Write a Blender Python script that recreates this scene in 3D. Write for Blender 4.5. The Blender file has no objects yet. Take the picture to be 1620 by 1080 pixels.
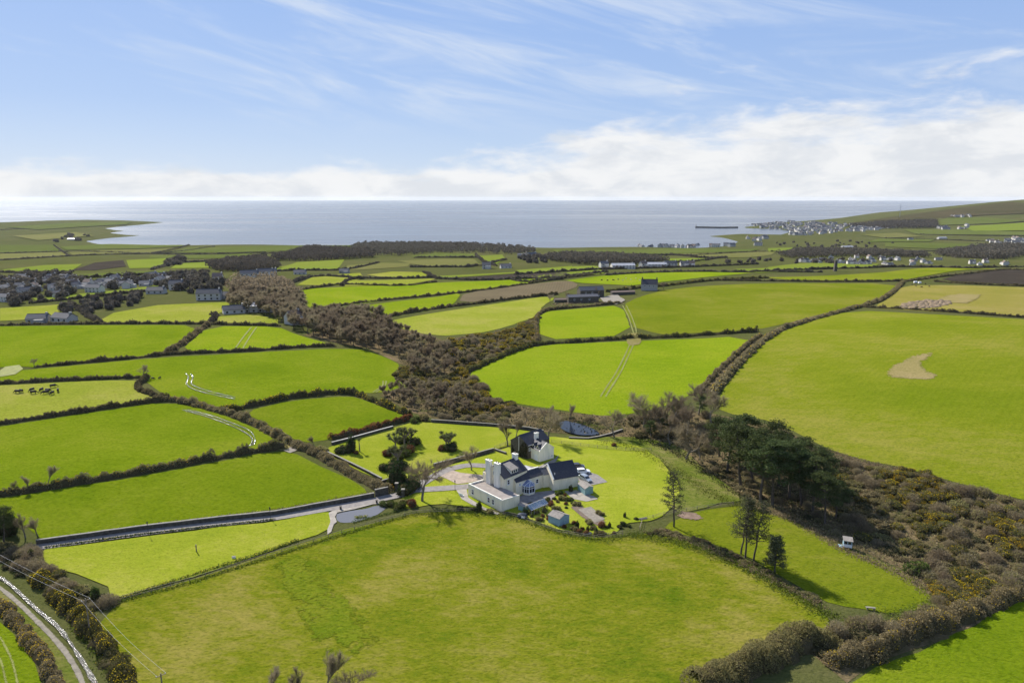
import bpy, math, random
import numpy as np
from mathutils import Vector, Matrix, geometry
R = math.radians
rng = np.random.default_rng(11)
random.seed(5)
scene = bpy.context.scene
COL = scene.collection

# ------------------------------------------------------------------ camera, sky, sun, exposure
HC, FPX, IW, IH = 80.0, 1080.0, 1620.0, 1080.0          # camera height, focal length in photo pixels, photo size
PITCH = math.atan((540 - 313) / FPX)
CP, SP = math.cos(PITCH), math.sin(PITCH)
cam_d = bpy.data.cameras.new('camera')
cam_d.sensor_width = 36.0; cam_d.lens = 24.0; cam_d.clip_start = 1.0; cam_d.clip_end = 200000.0
cam = bpy.data.objects.new('camera', cam_d); COL.objects.link(cam)
cam.location = (0, 0, HC); cam.rotation_euler = (math.pi / 2 - PITCH, 0, 0)
scene.camera = cam
SUN_EL, SUN_AZ = R(38), R(-38)                           # azimuth measured from +Y towards +X
SUN = Vector((math.sin(SUN_AZ) * math.cos(SUN_EL), math.cos(SUN_AZ) * math.cos(SUN_EL), math.sin(SUN_EL)))
sd = bpy.data.lights.new('sun', 'SUN'); sd.energy = 5.0; sd.angle = R(0.5); sd.color = (1.0, 0.95, 0.86)
so = bpy.data.objects.new('sun', sd); COL.objects.link(so)
so.rotation_euler = SUN.to_track_quat('Z', 'Y').to_euler(); so.location = (0, 0, 300)
scene.view_settings.view_transform = 'Standard'; scene.view_settings.look = 'None'
scene.view_settings.gamma = 1.0; scene.view_settings.use_curve_mapping = False
scene.view_settings.exposure = 0.75

def build_world():
    w = bpy.data.worlds.new('World'); scene.world = w; w.use_nodes = True
    nt = w.node_tree; nt.nodes.clear(); N = nt.nodes.new; L = nt.links.new
    out = N('ShaderNodeOutputWorld'); bg = N('ShaderNodeBackground'); bg.inputs[1].default_value = 0.09
    L(bg.outputs[0], out.inputs[0])
    sky = N('ShaderNodeTexSky'); sky.sky_type = 'NISHITA'; sky.sun_disc = False
    sky.sun_elevation = SUN_EL; sky.sun_rotation = SUN_AZ % (2 * math.pi)
    sky.altitude = 100; sky.air_density = 1.0; sky.dust_density = 0.6; sky.ozone_density = 2.2
    tc = N('ShaderNodeTexCoord'); sep = N('ShaderNodeSeparateXYZ'); L(tc.outputs['Generated'], sep.inputs[0])
    def math_(op, a, b=None, c=None, clamp=False):
        n = N('ShaderNodeMath'); n.operation = op; n.use_clamp = clamp
        for i, v in enumerate((a, b, c)):
            if v is None: continue
            if isinstance(v, (int, float)): n.inputs[i].default_value = v
            else: L(v, n.inputs[i])
        return n.outputs[0]
    def sstep(v, lo, hi):
        n = N('ShaderNodeMapRange'); n.interpolation_type = 'SMOOTHSTEP'
        L(v, n.inputs[0])
        for i, q in ((1, lo), (2, hi)):
            if isinstance(q, (int, float)): n.inputs[i].default_value = q
            else: L(q, n.inputs[i])
        return n.outputs[0]
    def noise(scale3, scale, detail, rough, dist=0.0, loc=(0, 0, 0), rot=(0, 0, 0)):
        m = N('ShaderNodeMapping'); m.inputs['Scale'].default_value = scale3; m.inputs['Location'].default_value = loc
        m.inputs['Rotation'].default_value = rot
        L(tc.outputs['Generated'], m.inputs[0])
        t = N('ShaderNodeTexNoise'); t.inputs['Scale'].default_value = scale; t.inputs['Detail'].default_value = detail
        t.inputs['Roughness'].default_value = rough; t.inputs['Distortion'].default_value = dist
        L(m.outputs[0], t.inputs[0]); return t.outputs[0]
    x, y, z = sep.outputs[0], sep.outputs[1], sep.outputs[2]
    # heaped cloud: low bank all along the horizon, standing higher towards +X
    side = sstep(x, -0.20, 0.34)
    top = math_('MULTIPLY_ADD', side, 0.086, 0.047)
    lump = noise((1, 1, 3.4), 6.5, 10, 0.60, 0.2, (7.1, 2.4, 1.2))
    fall = math_('DIVIDE', z, top)
    dens = math_('SUBTRACT', math_('MULTIPLY_ADD', lump, 2.1, -0.12), fall)
    cum = sstep(dens, -0.14, 0.38)
    body = noise((1, 1, 3.0), 9.0, 9, 0.62, 0.4, (1.2, 5.0, 0.7))
    lightness = sstep(math_('ADD', body, math_('MULTIPLY', dens, -0.09)), 0.32, 0.54)
    cc = N('ShaderNodeMix'); cc.data_type = 'RGBA'
    cc.inputs['A'].default_value = (5.0, 5.2, 5.5, 1); cc.inputs['B'].default_value = (6.05, 6.1, 6.15, 1)
    L(lightness, cc.inputs['Factor'])
    # thin high streaks
    mp = N('ShaderNodeMapping'); mp.vector_type = 'TEXTURE'; mp.inputs['Scale'].default_value = (1.0, 0.6, 0.13); mp.inputs['Rotation'].default_value = (0, R(13), 0); mp.inputs['Location'].default_value = (0.35, 0.2, 0.3)
    L(tc.outputs['Generated'], mp.inputs[0]); tn = N('ShaderNodeTexNoise'); L(mp.outputs[0], tn.inputs[0])
    tn.inputs['Scale'].default_value = 2.6; tn.inputs['Detail'].default_value = 10; tn.inputs['Roughness'].default_value = 0.62; tn.inputs['Distortion'].default_value = 0.7
    band = noise((1, 1, 1), 2.2, 2, 0.5, 0.0, (0.9, 2.2, 1.0))
    mid = math_('MULTIPLY', sstep(x, -0.50, -0.02), sstep(x, 0.50, 0.10))
    cir = math_('MULTIPLY', sstep(math_('ADD', math_('MULTIPLY_ADD', band, 0.35, tn.outputs[0]), math_('MULTIPLY', mid, 0.15)), 0.68, 0.98), sstep(z, 0.06, 0.16))
    gr = N('ShaderNodeValToRGB'); e = gr.color_ramp.elements; e[0].position, e[0].color = 0.0, (3.9, 4.65, 5.75, 1); e[1].position, e[1].color = 1.0, (1.1, 2.0, 4.4, 1)
    for p_, c_ in ((0.12, (2.6, 3.6, 5.6, 1)), (0.28, (1.95, 3.05, 5.5, 1))): q = e.new(p_); q.color = c_
    L(z, gr.inputs[0])
    m0 = N('ShaderNodeMix'); m0.data_type = 'RGBA'; m0.inputs['Factor'].default_value = 0.90; L(sky.outputs[0], m0.inputs['A']); L(gr.outputs[0], m0.inputs['B'])
    m1 = N('ShaderNodeMix'); m1.data_type = 'RGBA'; L(math_('MULTIPLY', cir, 0.70), m1.inputs['Factor'])
    L(m0.outputs['Result'], m1.inputs['A']); m1.inputs['B'].default_value = (5.0, 5.45, 6.05, 1)
    m2 = N('ShaderNodeMix'); m2.data_type = 'RGBA'; L(math_('MULTIPLY', cum, 0.97), m2.inputs['Factor'])
    L(m1.outputs['Result'], m2.inputs['A']); L(cc.outputs['Result'], m2.inputs['B'])
    L(m2.outputs['Result'], bg.inputs[0])
build_world()

# ------------------------------------------------------------------ terrain height
SEA = -66.0
def sstep(a, b, v):
    t = np.clip((v - a) / (b - a), 0, 1); return t * t * (3 - 2 * t)
def flat(px, py, z=0.0):
    u = (px - 810) / FPX; v = (py - 540) / FPX
    t = (z - HC) / -(SP + v * CP); return (u * t, (CP - v * SP) * t)
VAL = np.array([flat(*q) for q in [(470, 470), (560, 525), (690, 570), (770, 625), (905, 683), (1040, 715), (1180, 745), (1330, 800), (1470, 860), (1640, 930)]])
def polydist(x, y, P):
    d = np.full(np.shape(x), 1e9)
    for a, b in zip(P[:-1], P[1:]):
        e = b - a; t = np.clip(((x - a[0]) * e[0] + (y - a[1]) * e[1]) / (e @ e), 0, 1)
        d = np.minimum(d, np.hypot(x - a[0] - t * e[0], y - a[1] - t * e[1]))
    return d
COAST_PX = [(-260, 358), (-60, 353), (0, 352), (60, 349.5), (150, 348), (220, 349), (276, 351.5), (244, 355), (205, 358.5), (186, 361), (205, 364), (232, 361), (218, 365), (196, 368),
            (225, 371), (255, 371.5), (228, 374), (190, 377), (160, 381), (182, 385), (280, 387), (405, 387), (560, 386), (700, 388), (810, 391), (872, 392.5), (960, 392), (1030, 391.5),
            (1135, 387), (1142, 382), (1122, 376), (1094, 373.5), (1130, 371), (1150, 369.5), (1215, 370.5), (1238, 366), (1215, 362.5), (1165, 361.5), (1162, 359),
            (1215, 353.5), (1300, 351), (1350, 348), (1390, 343), (1500, 338), (1900, 335)]
COAST = np.array([flat(x, y, SEA) for x, y in COAST_PX] + [(14000., 3000.), (14000., -9000.), (-14000., -9000.), (-14000., 2000.)])
def coast_sd(x, y):
    P = np.vstack([COAST, COAST[:1]]); d = polydist(x, y, P)
    ins = np.zeros(np.shape(x), bool)
    for a, b in zip(P[:-1], P[1:]):
        c = ((a[1] > y) != (b[1] > y)); 
        with np.errstate(divide='ignore', invalid='ignore'):
            xi = (b[0] - a[0]) * (y - a[1]) / (b[1] - a[1] if b[1] != a[1] else 1e-9) + a[0]
        ins ^= (c & (x < xi))
    return np.where(ins, d, -d)
def T(x, y):
    x = np.asarray(x, float); y = np.asarray(y, float)
    r = np.hypot(x, y)
    z = -61.0 * sstep(420, 2250, y + 0.12 * np.abs(x))
    w = sstep(220, 700, r)
    z = z + w * (3.2 * np.sin(x / 170 + 1.0) * np.sin(y / 150 + 0.4) + 2.2 * np.sin(x / 83 + y / 121)) * sstep(3800, 1500, r)
    z = z + 9.0 * np.exp(-((x - 250) / 120) ** 2 - ((y - 330) / 150) ** 2)
    z = z + 4.0 * np.exp(-((x + 230) / 110) ** 2 - ((y - 330) / 120) ** 2)
    z = z - 4.0 * np.exp(-polydist(x, y, VAL) ** 2 / (2 * 17.0 ** 2)) * sstep(520, 330, y)
    z = z * (1 - np.exp(-(np.hypot(x + 5, y - 172) / 62) ** 4))
    z = z + 150 * np.exp(-((x - 3420) / 740) ** 2 / 2 - ((y - 4000) / 760) ** 2 / 2)
    far = (y > 1500)
    if np.any(far):
        s = np.zeros_like(z); s[far] = coast_sd(x[far], y[far])
        k = sstep(-25, 130, s)
        z = np.where(far, (SEA - 5) + (z - (SEA - 5)) * k, z)
    return z
TS = 40.0 * np.power(1.0125, np.arange(0, 440))
def P(pts):
    """photo pixels -> points where those sight lines meet the terrain"""
    pts = np.atleast_2d(np.asarray(pts, float))
    u = (pts[:, 0] - 810) / FPX; v = (pts[:, 1] - 540) / FPX
    d = np.stack([u, CP - v * SP, -(SP + v * CP)], 1)
    X = d[:, None, :] * TS[None, :, None]; X[:, :, 2] += HC
    g = X[:, :, 2] - T(X[:, :, 0], X[:, :, 1])
    out = np.zeros((len(pts), 3))
    for i in range(len(pts)):
        k = np.argmax(g[i] < 0)
        if not (g[i] < 0).any() or k == 0: k = len(TS) - 1
        f = g[i, k - 1] / (g[i, k - 1] - g[i, k]); t = TS[k - 1] + f * (TS[k] - TS[k - 1])
        out[i] = d[i] * t; out[i, 2] = T(out[i, 0:1], out[i, 1:2])[0]
    return out
def G(x, y): return float(T(np.array([x]), np.array([y]))[0])

# ------------------------------------------------------------------ materials
MATS = {}
def mat(name):
    m = bpy.data.materials.new(name); m.use_nodes = True; nt = m.node_tree; nt.nodes.clear(); MATS[name] = m
    out = nt.nodes.new('ShaderNodeOutputMaterial'); return m, nt, nt.nodes.new, nt.links.new, out
def ramp(N, L, fac, stops):
    r = N('ShaderNodeValToRGB'); e = r.color_ramp.elements
    e[0].position, e[0].color = stops[0][0], (*stops[0][1], 1); e[1].position, e[1].color = stops[-1][0], (*stops[-1][1], 1)
    for p, c in stops[1:-1]: q = e.new(p); q.color = (*c, 1)
    L(fac, r.inputs[0]); return r.outputs[0]
def tex(N, L, vec, scale, detail=5, rough=0.6, stretch=(1, 1, 1), rot=0.0, dist=0.0):
    mp = N('ShaderNodeMapping'); mp.inputs['Scale'].default_value = stretch; mp.inputs['Rotation'].default_value = (0, 0, rot); L(vec, mp.inputs[0])
    t = N('ShaderNodeTexNoise'); t.inputs['Scale'].default_value = scale; t.inputs['Detail'].default_value = detail
    t.inputs['Roughness'].default_value = rough; t.inputs['Distortion'].default_value = dist; L(mp.outputs[0], t.inputs[0]); return t.outputs[0]
def mixc(N, L, f, a, b, mode='MIX'):
    m = N('ShaderNodeMix'); m.data_type = 'RGBA'; m.blend_type = mode
    for k, v in (('Factor', f), ('A', a), ('B', b)):
        if isinstance(v, (int, float)): m.inputs[k].default_value = v
        elif isinstance(v, tuple): m.inputs[k].default_value = (*v, 1)
        else: L(v, m.inputs[k])
    return m.outputs['Result']
def fade_out(N, L, out, shader, pos, w):
    at_ = N('ShaderNodeAttribute'); at_.attribute_name = 'edge'; n = tex(N, L, pos, 1.1 / w, 10, 0.82)
    q = N('ShaderNodeMath'); q.operation = 'MULTIPLY_ADD'; L(n, q.inputs[0]); q.inputs[1].default_value = 5.0 * w; q.inputs[2].default_value = -2.75 * w
    a = N('ShaderNodeMath'); a.operation = 'ADD'; L(at_.outputs['Fac'], a.inputs[0]); L(q.outputs[0], a.inputs[1])
    lim = N('ShaderNodeMath'); lim.operation = 'GREATER_THAN'; L(a.outputs[0], lim.inputs[0]); lim.inputs[1].default_value = 0.0
    e = N('ShaderNodeMath'); e.operation = 'GREATER_THAN'; L(at_.outputs['Fac'], e.inputs[0]); e.inputs[1].default_value = w * .04; k_ = N('ShaderNodeMath'); k_.operation = 'MULTIPLY'; L(lim.outputs[0], k_.inputs[0]); L(e.outputs[0], k_.inputs[1]); lim = k_
    t = N('ShaderNodeBsdfTransparent'); mx = N('ShaderNodeMixShader'); L(lim.outputs[0], mx.inputs[0]); L(t.outputs[0], mx.inputs[1]); L(shader, mx.inputs[2]); L(mx.outputs[0], out.inputs[0])
def grass(name, lush, mid, dry, patch=0.02, streak=0.35, rot=0.6, bump=0.5, lo=0.32, hi=0.70, lines=0.0, tuft=1.1, tc=0.62, fade=0.0):
    m, nt, N, L, out = mat(name)
    g = N('ShaderNodeNewGeometry').outputs['Position']
    big = tex(N, L, g, patch, 4, 0.55, dist=0.4)
    med = tex(N, L, g, patch * 7, 6, 0.65, (1, 2.2, 1), rot)
    fine = tex(N, L, g, streak, 6, 0.7, (1, 2.6, 1), rot)
    tf = tex(N, L, g, tuft, 5, 0.72, (1, 1.6, 1), rot)
    a = N('ShaderNodeMath'); a.operation = 'MULTIPLY_ADD'; L(big, a.inputs[0]); a.inputs[1].default_value = 0.50
    b = N('ShaderNodeMath'); b.operation = 'MULTIPLY_ADD'; L(med, b.inputs[0]); b.inputs[1].default_value = 0.30; 
    c = N('ShaderNodeMath'); c.operation = 'MULTIPLY'; L(fine, c.inputs[0]); c.inputs[1].default_value = 0.20
    L(c.outputs[0], b.inputs[2]); L(b.outputs[0], a.inputs[2])
    col = ramp(N, L, a.outputs[0], [(lo, lush), ((lo + hi) / 2, mid), (hi, dry)])
    var = ramp(N, L, tf, [(0.34, (0.40, 0.47, 0.40)), (0.48, (1, 1, 1)), (0.66, (1.32, 1.26, 1.3))])  # dark stops paint the tiny shadows between tufts into the grass colour
    col = mixc(N, L, tc, col, var, 'MULTIPLY')
    if lines:
        mp = N('ShaderNodeMapping'); mp.inputs['Rotation'].default_value = (0, 0, rot); L(g, mp.inputs[0])
        wv = N('ShaderNodeTexWave'); wv.inputs['Scale'].default_value = 0.12; wv.inputs['Distortion'].default_value = 1.2
        wv.inputs['Detail'].default_value = 3; wv.inputs['Detail Scale'].default_value = 0.4; L(mp.outputs[0], wv.inputs[0])
        col = mixc(N, L, lines, col, ramp(N, L, wv.outputs[1], [(0.1, (0.72, 0.78, 0.7)), (0.9, (1.15, 1.1, 1.15))]), 'MULTIPLY')
    oi = N('ShaderNodeObjectInfo'); hs = N('ShaderNodeHueSaturation')
    v = N('ShaderNodeMapRange'); L(oi.outputs['Random'], v.inputs[0]); v.inputs[3].default_value = 0.93; v.inputs[4].default_value = 1.07
    L(v.outputs[0], hs.inputs['Value']); L(col, hs.inputs['Color'])
    bp = N('ShaderNodeBump'); bp.inputs['Strength'].default_value = bump; bp.inputs['Distance'].default_value = 0.35; L(tf, bp.inputs['Height'])
    d = N('ShaderNodeBsdfDiffuse'); L(hs.outputs[0], d.inputs[0]); L(bp.outputs[0], d.inputs['Normal'])
    if fade: fade_out(N, L, out, d.outputs[0], g, fade)
    else: L(d.outputs[0], out.inputs[0])
    return m
grass('grass_pasture', (.082, .123, .006), (.147, .160, .011), (.220, .194, .040), 0.030, 0.4, 0.9, 1.0, 0.40, 0.60)
grass('grass_left', (.096, .142, .005), (.124, .166, .007), (.156, .184, .014), 0.03, 0.5, 0.35, 1.0, 0.38, 0.62, lines=0.10)
grass('grass_bright', (.125, .182, .006), (.156, .206, .009), (.192, .220, .016), 0.02, 0.4, 0.5, 0.8, 0.38, 0.62)
grass('grass_yellow', (.165, .198, .018), (.200, .218, .028), (.245, .232, .052), 0.03, 0.4, 0.2, 0.7, 0.38, 0.62)  # pale yellow-green grass, the field's own colour
grass('grass_olive', (.108, .142, .007), (.140, .162, .011), (.190, .182, .030), 0.014, 0.25, 0.75, 0.9, 0.38, 0.62, lines=0.12)
grass('grass_lawn', (.165, .205, .014), (.208, .236, .020), (.265, .262, .044), 0.05, 0.6, 0.5, 0.5, 0.38, 0.62, tuft=2.2)
grass('grass_stubble', (.150, .150, .022), (.205, .180, .040), (.260, .205, .075), 0.02, 0.3, 1.2, 0.7, lines=0.3)
grass('grass_far', (.066, .088, .018), (.086, .104, .024), (.108, .114, .036), 0.006, 0.05, 0.3, 0.3)  # dull far green, lowered further to put cloud shadow into the colour
grass('grass_farbright', (.112, .152, .018), (.140, .172, .024), (.168, .182, .034), 0.006, 0.05, 0.3, 0.3)
grass('grass_farolive', (.108, .115, .032), (.132, .130, .042), (.155, .142, .056), 0.006, 0.05, 0.3, 0.3)
grass('grass_rough', (.070, .105, .010), (.115, .132, .024), (.190, .165, .062), 0.06, 0.6, 0.9, 1.0, 0.38, 0.62)
grass('grass_ground', (.056, .066, .018), (.076, .080, .026), (.104, .094, .042), 0.01, 0.1, 0.4, 0.8)
grass('bracken', (.065, .064, .024), (.118, .092, .046), (.200, .146, .084), 0.07, 0.6, 0.9, 1.0, 0.38, 0.62)
grass('plough_dark', (.036, .030, .024), (.048, .040, .032), (.070, .056, .042), 0.03, 0.3, 0.1, 1.0, lines=0.3)
grass('plough_brown', (.105, .085, .050), (.135, .108, .065), (.160, .130, .075), 0.03, 0.3, 0.1, 0.8, lines=0.3)
grass('moor', (.040, .044, .014), (.066, .056, .026), (.098, .074, .038), 0.004, 0.03, 0.1, 0.6)
grass('dry_patch', (.190, .170, .055), (.240, .195, .080), (.275, .215, .105), 0.08, 0.6, 0.7, 0.8, fade=3.0)
grass('lush_patch', (.078, .122, .006), (.116, .150, .009), (.150, .162, .014), 0.05, 0.5, 0.9, 1.0, 0.38, 0.62, tc=.8, fade=5.0)
grass('pale_patch', (.150, .170, .018), (.190, .188, .034), (.230, .205, .055), 0.05, 0.5, 0.9, 0.9, 0.38, 0.62, fade=6.0)
grass('mud_wear', (.150, .140, .040), (.190, .165, .062), (.230, .190, .085), 0.08, 0.6, 0.7, 0.8, fade=0.5)
def plain(name, col, rough=0.8, var=0.25, scale=1.5, bump=0.0, spec=0.3, metallic=0.0, fade=0.0):
    m, nt, N, L, out = mat(name)
    b = N('ShaderNodeBsdfPrincipled'); b.inputs['Roughness'].default_value = rough; b.inputs['Specular IOR Level'].default_value = spec
    b.inputs['Metallic'].default_value = metallic
    g = N('ShaderNodeNewGeometry').outputs['Position']; t = tex(N, L, g, scale, 6, 0.65)
    lo = tuple(c * (1 - var) for c in col); hi = tuple(min(c * (1 + var), .95) for c in col)
    L(ramp(N, L, t, [(0.3, lo), (0.7, hi)]), b.inputs['Base Color'])
    if bump:
        bp = N('ShaderNodeBump'); bp.inputs['Strength'].default_value = bump; bp.inputs['Distance'].default_value = 0.1; L(t, bp.inputs['Height']); L(bp.outputs[0], b.inputs['Normal'])
    if fade: fade_out(N, L, out, b.outputs[0], g, fade)
    else: L(b.outputs[0], out.inputs[0])
    return m
def render_wall(name, col, stain):
    m, nt, N, L, out = mat(name)
    b = N('ShaderNodeBsdfPrincipled'); b.inputs['Roughness'].default_value = 0.85; b.inputs['Specular IOR Level'].default_value = 0.2
    g = N('ShaderNodeNewGeometry').outputs['Position']
    t = tex(N, L, g, 0.9, 6, 0.7, (1, 1, 0.22)); f = tex(N, L, g, 5, 4, 0.6)
    c = ramp(N, L, t, [(0.38, stain), (0.55, col), (1.0, col)])
    c = mixc(N, L, 0.5, c, ramp(N, L, f, [(0.3, (.9, .9, .88)), (0.7, (1, 1, 1))]), 'MULTIPLY')
    L(c, b.inputs['Base Color']); L(b.outputs[0], out.inputs[0]); return m
render_wall('cream_render', (.90, .80, .60), (.76, .68, .50)); render_wall('white_render', (.89, .84, .73), (.72, .69, .60))
def slate(name, col):
    m, nt, N, L, out = mat(name)
    b = N('ShaderNodeBsdfPrincipled'); b.inputs['Roughness'].default_value = 0.62; b.inputs['Specular IOR Level'].default_value = 0.25
    g = N('ShaderNodeNewGeometry').outputs['Position']
    t = tex(N, L, g, 3.2, 3, 0.7, (1, 1, 1.5)); k = tex(N, L, g, 0.7, 5, 0.7)
    c = ramp(N, L, t, [(0.3, tuple(q * .6 for q in col)), (0.7, tuple(q * 1.45 for q in col))])
    c = mixc(N, L, ramp(N, L, k, [(0.56, (0, 0, 0)), (0.75, (.55, .55, .55))]), c, (.11, .105, .075))
    L(c, b.inputs['Base Color']); L(b.outputs[0], out.inputs[0])
slate('slate', (.040, .040, .050)); slate('slate_grey', (.085, .085, .095))
plain('stone_dark', (.085, .075, .060), 0.9, 0.55, 1.8, 0.6); plain('stone_wall', (.085, .074, .057), 0.95, 0.55, 1.4, 0.6); plain('coping', (.20, .185, .155), 0.9, 0.3, 1.2); plain('coping_pale', (.36, .345, .31), 0.9, 0.3, 1.2)
plain('roof_felt', (.25, .215, .19), 0.9, 0.22, 0.7); plain('lead', (.33, .33, .35), 0.6, 0.15, 1.0)
plain('white_paint', (.80, .80, .79), 0.5, 0.06, 2); plain('black_paint', (.02, .02, .022), 0.4, 0.2, 2)
plain('teal_paint', (.235, .36, .355), 0.6, 0.14, 1.5); plain('blue_paint', (.25, .36, .42), 0.6, 0.14, 1.5); plain('shed_felt', (.23, .205, .18), 0.9, 0.25, 1.5)
plain('tarmac', (.20, .18, .165), 0.9, 0.25, 0.8); plain('gravel', (.20, .175, .140), 0.95, 0.3, 1.4, 0.5); plain('paving', (.27, .24, .20), 0.85, 0.25, 0.8); plain('pink_paving', (.30, .235, .18), 0.85, 0.3, 0.9)
plain('lane_track', (.20, .175, .135), 0.95, 0.3, 1.0, 0.5, fade=0.25); plain('mud_track', (.165, .175, .034), 0.9, 0.3, 0.6, fade=0.35); plain('soil', (.13, .095, .07), 0.95, 0.35, 1.2, 0.6)
plain('heap_soil', (.20, .145, .090), 0.95, 0.4, 0.6, 0.8); plain('burnt_soil', (.17, .115, .08), 0.95, 0.4, 0.6, 0.8, fade=1.0)
plain('bark', (.085, .068, .052), 0.95, 0.4, 2.0); plain('bark_grey', (.165, .140, .110), 0.95, 0.35, 2.0); plain('wood', (.20, .165, .125), 0.9, 0.3, 3.0)
plain('cow_black', (.012, .011, .011), 0.7, 0.3, 3); plain('wool', (.55, .52, .45), 0.95, 0.15, 3); plain('cow_brown', (.06, .03, .018), 0.8, 0.3, 3)
plain('tyre', (.02, .02, .02), 0.8, 0.2, 4); plain('alloy', (.5, .5, .52), 0.3, 0.1, 4, metallic=0.8)
plain('car_white', (.78, .78, .77), 0.25, 0.03, 1, spec=0.6); plain('car_silver', (.36, .40, .44), 0.28, 0.04, 1, spec=0.6, metallic=0.5); plain('car_dark', (.035, .037, .045), 0.25, 0.1, 1, spec=0.6)
plain('rock', (.085, .078, .068), 0.95, 0.5, 0.05, 0.6); plain('terracotta', (.35, .12, .05), 0.8, 0.2, 3); plain('daffodil', (.65, .52, .03), 0.8, 0.2, 2)
plain('far_wall', (.50, .475, .43), 0.9, 0.25, 0.02); plain('far_wall_grey', (.34, .33, .31), 0.9, 0.25, 0.02); plain('far_roof', (.085, .085, .095), 0.8, 0.3, 0.02); plain('far_roof_brown', (.17, .12, .095), 0.8, 0.3, 0.02)
plain('tin_roof', (.34, .34, .35), 0.5, 0.15, 0.2); plain('clothing_red', (.3, .03, .02), 0.8, 0.1, 3)
def glass(name, col=(.02, .024, .03), rough=0.08):
    m, nt, N, L, out = mat(name); b = N('ShaderNodeBsdfPrincipled'); b.inputs['Base Color'].default_value = (*col, 1)
    b.inputs['Roughness'].default_value = rough; b.inputs['Specular IOR Level'].default_value = 0.8; L(b.outputs[0], out.inputs[0])
glass('window_glass'); glass('roof_glass', (.16, .19, .30), 0.12)
def clear_glass():
    m, nt, N, L, out = mat('clear_glass'); t = N('ShaderNodeBsdfTransparent'); t.inputs[0].default_value = (.86, .90, .90, 1)
    g = N('ShaderNodeBsdfGlossy'); g.inputs[1].default_value = 0.08; mx = N('ShaderNodeMixShader'); mx.inputs[0].default_value = 0.28
    L(t.outputs[0], mx.inputs[1]); L(g.outputs[0], mx.inputs[2]); L(mx.outputs[0], out.inputs[0])
clear_glass()
def water(name, col, rough, scale, bump, stretch=(1, 1, 1), dist=0.1):
    m, nt, N, L, out = mat(name); b = N('ShaderNodeBsdfPrincipled'); b.inputs['Base Color'].default_value = (*col, 1); b.inputs['IOR'].default_value = 1.33
    b.inputs['Roughness'].default_value = rough; b.inputs['Specular IOR Level'].default_value = 0.5
    g = N('ShaderNodeNewGeometry').outputs['Position']; t = tex(N, L, g, scale, 4, 0.6, stretch)
    bp = N('ShaderNodeBump'); bp.inputs['Strength'].default_value = bump; bp.inputs['Distance'].default_value = dist; L(t, bp.inputs['Height']); L(bp.outputs[0], b.inputs['Normal'])
    L(b.outputs[0], out.inputs[0])
water('pond_water', (.012, .018, .03), 0.04, 2.5, 0.15); water('basin_water', (.13, .13, .14), 0.10, 3.0, 0.25); water('puddle_water', (.07, .065, .05), 0.14, 1.6, 1.0, dist=0.34)
def sea_material():
    m, nt, N, L, out = mat('sea_water'); b = N('ShaderNodeBsdfPrincipled'); b.inputs['IOR'].default_value = 1.33
    g = N('ShaderNodeNewGeometry').outputs['Position']
    t = tex(N, L, g, 0.0009, 5, 0.6, (0.32, 1.1, 1), 0.06, 0.6)
    t2 = tex(N, L, g, 0.0045, 5, 0.65, (0.25, 1.4, 1), -0.10, 0.8)
    a = N('ShaderNodeMath'); a.operation = 'MULTIPLY_ADD'; L(t2, a.inputs[0]); a.inputs[1].default_value = 0.4; 
    k = N('ShaderNodeMath'); k.operation = 'MULTIPLY'; L(t, k.inputs[0]); k.inputs[1].default_value = 0.6; L(k.outputs[0], a.inputs[2])
    L(ramp(N, L, a.outputs[0], [(0.38, (.046, .056, .068)), (0.60, (.135, .138, .142))]), b.inputs['Base Color'])  # silver streaks and cloud-shadow patches painted into the sea's base colour
    r = N('ShaderNodeMapRange'); L(a.outputs[0], r.inputs[0]); r.inputs[1].default_value = .35; r.inputs[2].default_value = .65; r.inputs[3].default_value = 0.14; r.inputs[4].default_value = 0.32; b.inputs['Specular IOR Level'].default_value = 0.18
    L(r.outputs[0], b.inputs['Roughness'])
    w = tex(N, L, g, 0.05, 4, 0.6, (0.6, 1.4, 1)); bp = N('ShaderNodeBump'); bp.inputs['Strength'].default_value = 0.25; bp.inputs['Distance'].default_value = 1.0
    L(w, bp.inputs['Height']); L(bp.outputs[0], b.inputs['Normal']); L(b.outputs[0], out.inputs[0])
sea_material()
def leaf(name, a, b, trans=0.35, scale=0.5):
    m, nt, N, L, out = mat(name)
    g = N('ShaderNodeNewGeometry'); oi = N('ShaderNodeObjectInfo')
    t = tex(N, L, g.outputs['Position'], scale, 3, 0.6)
    isl = N('ShaderNodeMath'); isl.operation = 'MULTIPLY_ADD'; L(g.outputs['Random Per Island'], isl.inputs[0]); isl.inputs[1].default_value = 0.5
    q = N('ShaderNodeMath'); q.operation = 'MULTIPLY'; L(t, q.inputs[0]); q.inputs[1].default_value = 0.6; L(q.outputs[0], isl.inputs[2])
    c = ramp(N, L, isl.outputs[0], [(0.15, a), (0.85, b)])
    hs = N('ShaderNodeHueSaturation'); v = N('ShaderNodeMapRange'); L(oi.outputs['Random'], v.inputs[0]); v.inputs[3].default_value = 0.78; v.inputs[4].default_value = 1.22
    L(v.outputs[0], hs.inputs['Value']); h = N('ShaderNodeMapRange'); L(oi.outputs['Random'], h.inputs[0]); h.inputs[3].default_value = 0.485; h.inputs[4].default_value = 0.512; L(h.outputs[0], hs.inputs['Hue'])
    L(c, hs.inputs['Color'])
    d = N('ShaderNodeBsdfDiffuse'); L(hs.outputs[0], d.inputs[0]); tr = N('ShaderNodeBsdfTranslucent'); L(hs.outputs[0], tr.inputs[0])
    mx = N('ShaderNodeMixShader'); mx.inputs[0].default_value = trans; L(d.outputs[0], mx.inputs[1]); L(tr.outputs[0], mx.inputs[2]); L(mx.outputs[0], out.inputs[0])
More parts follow.
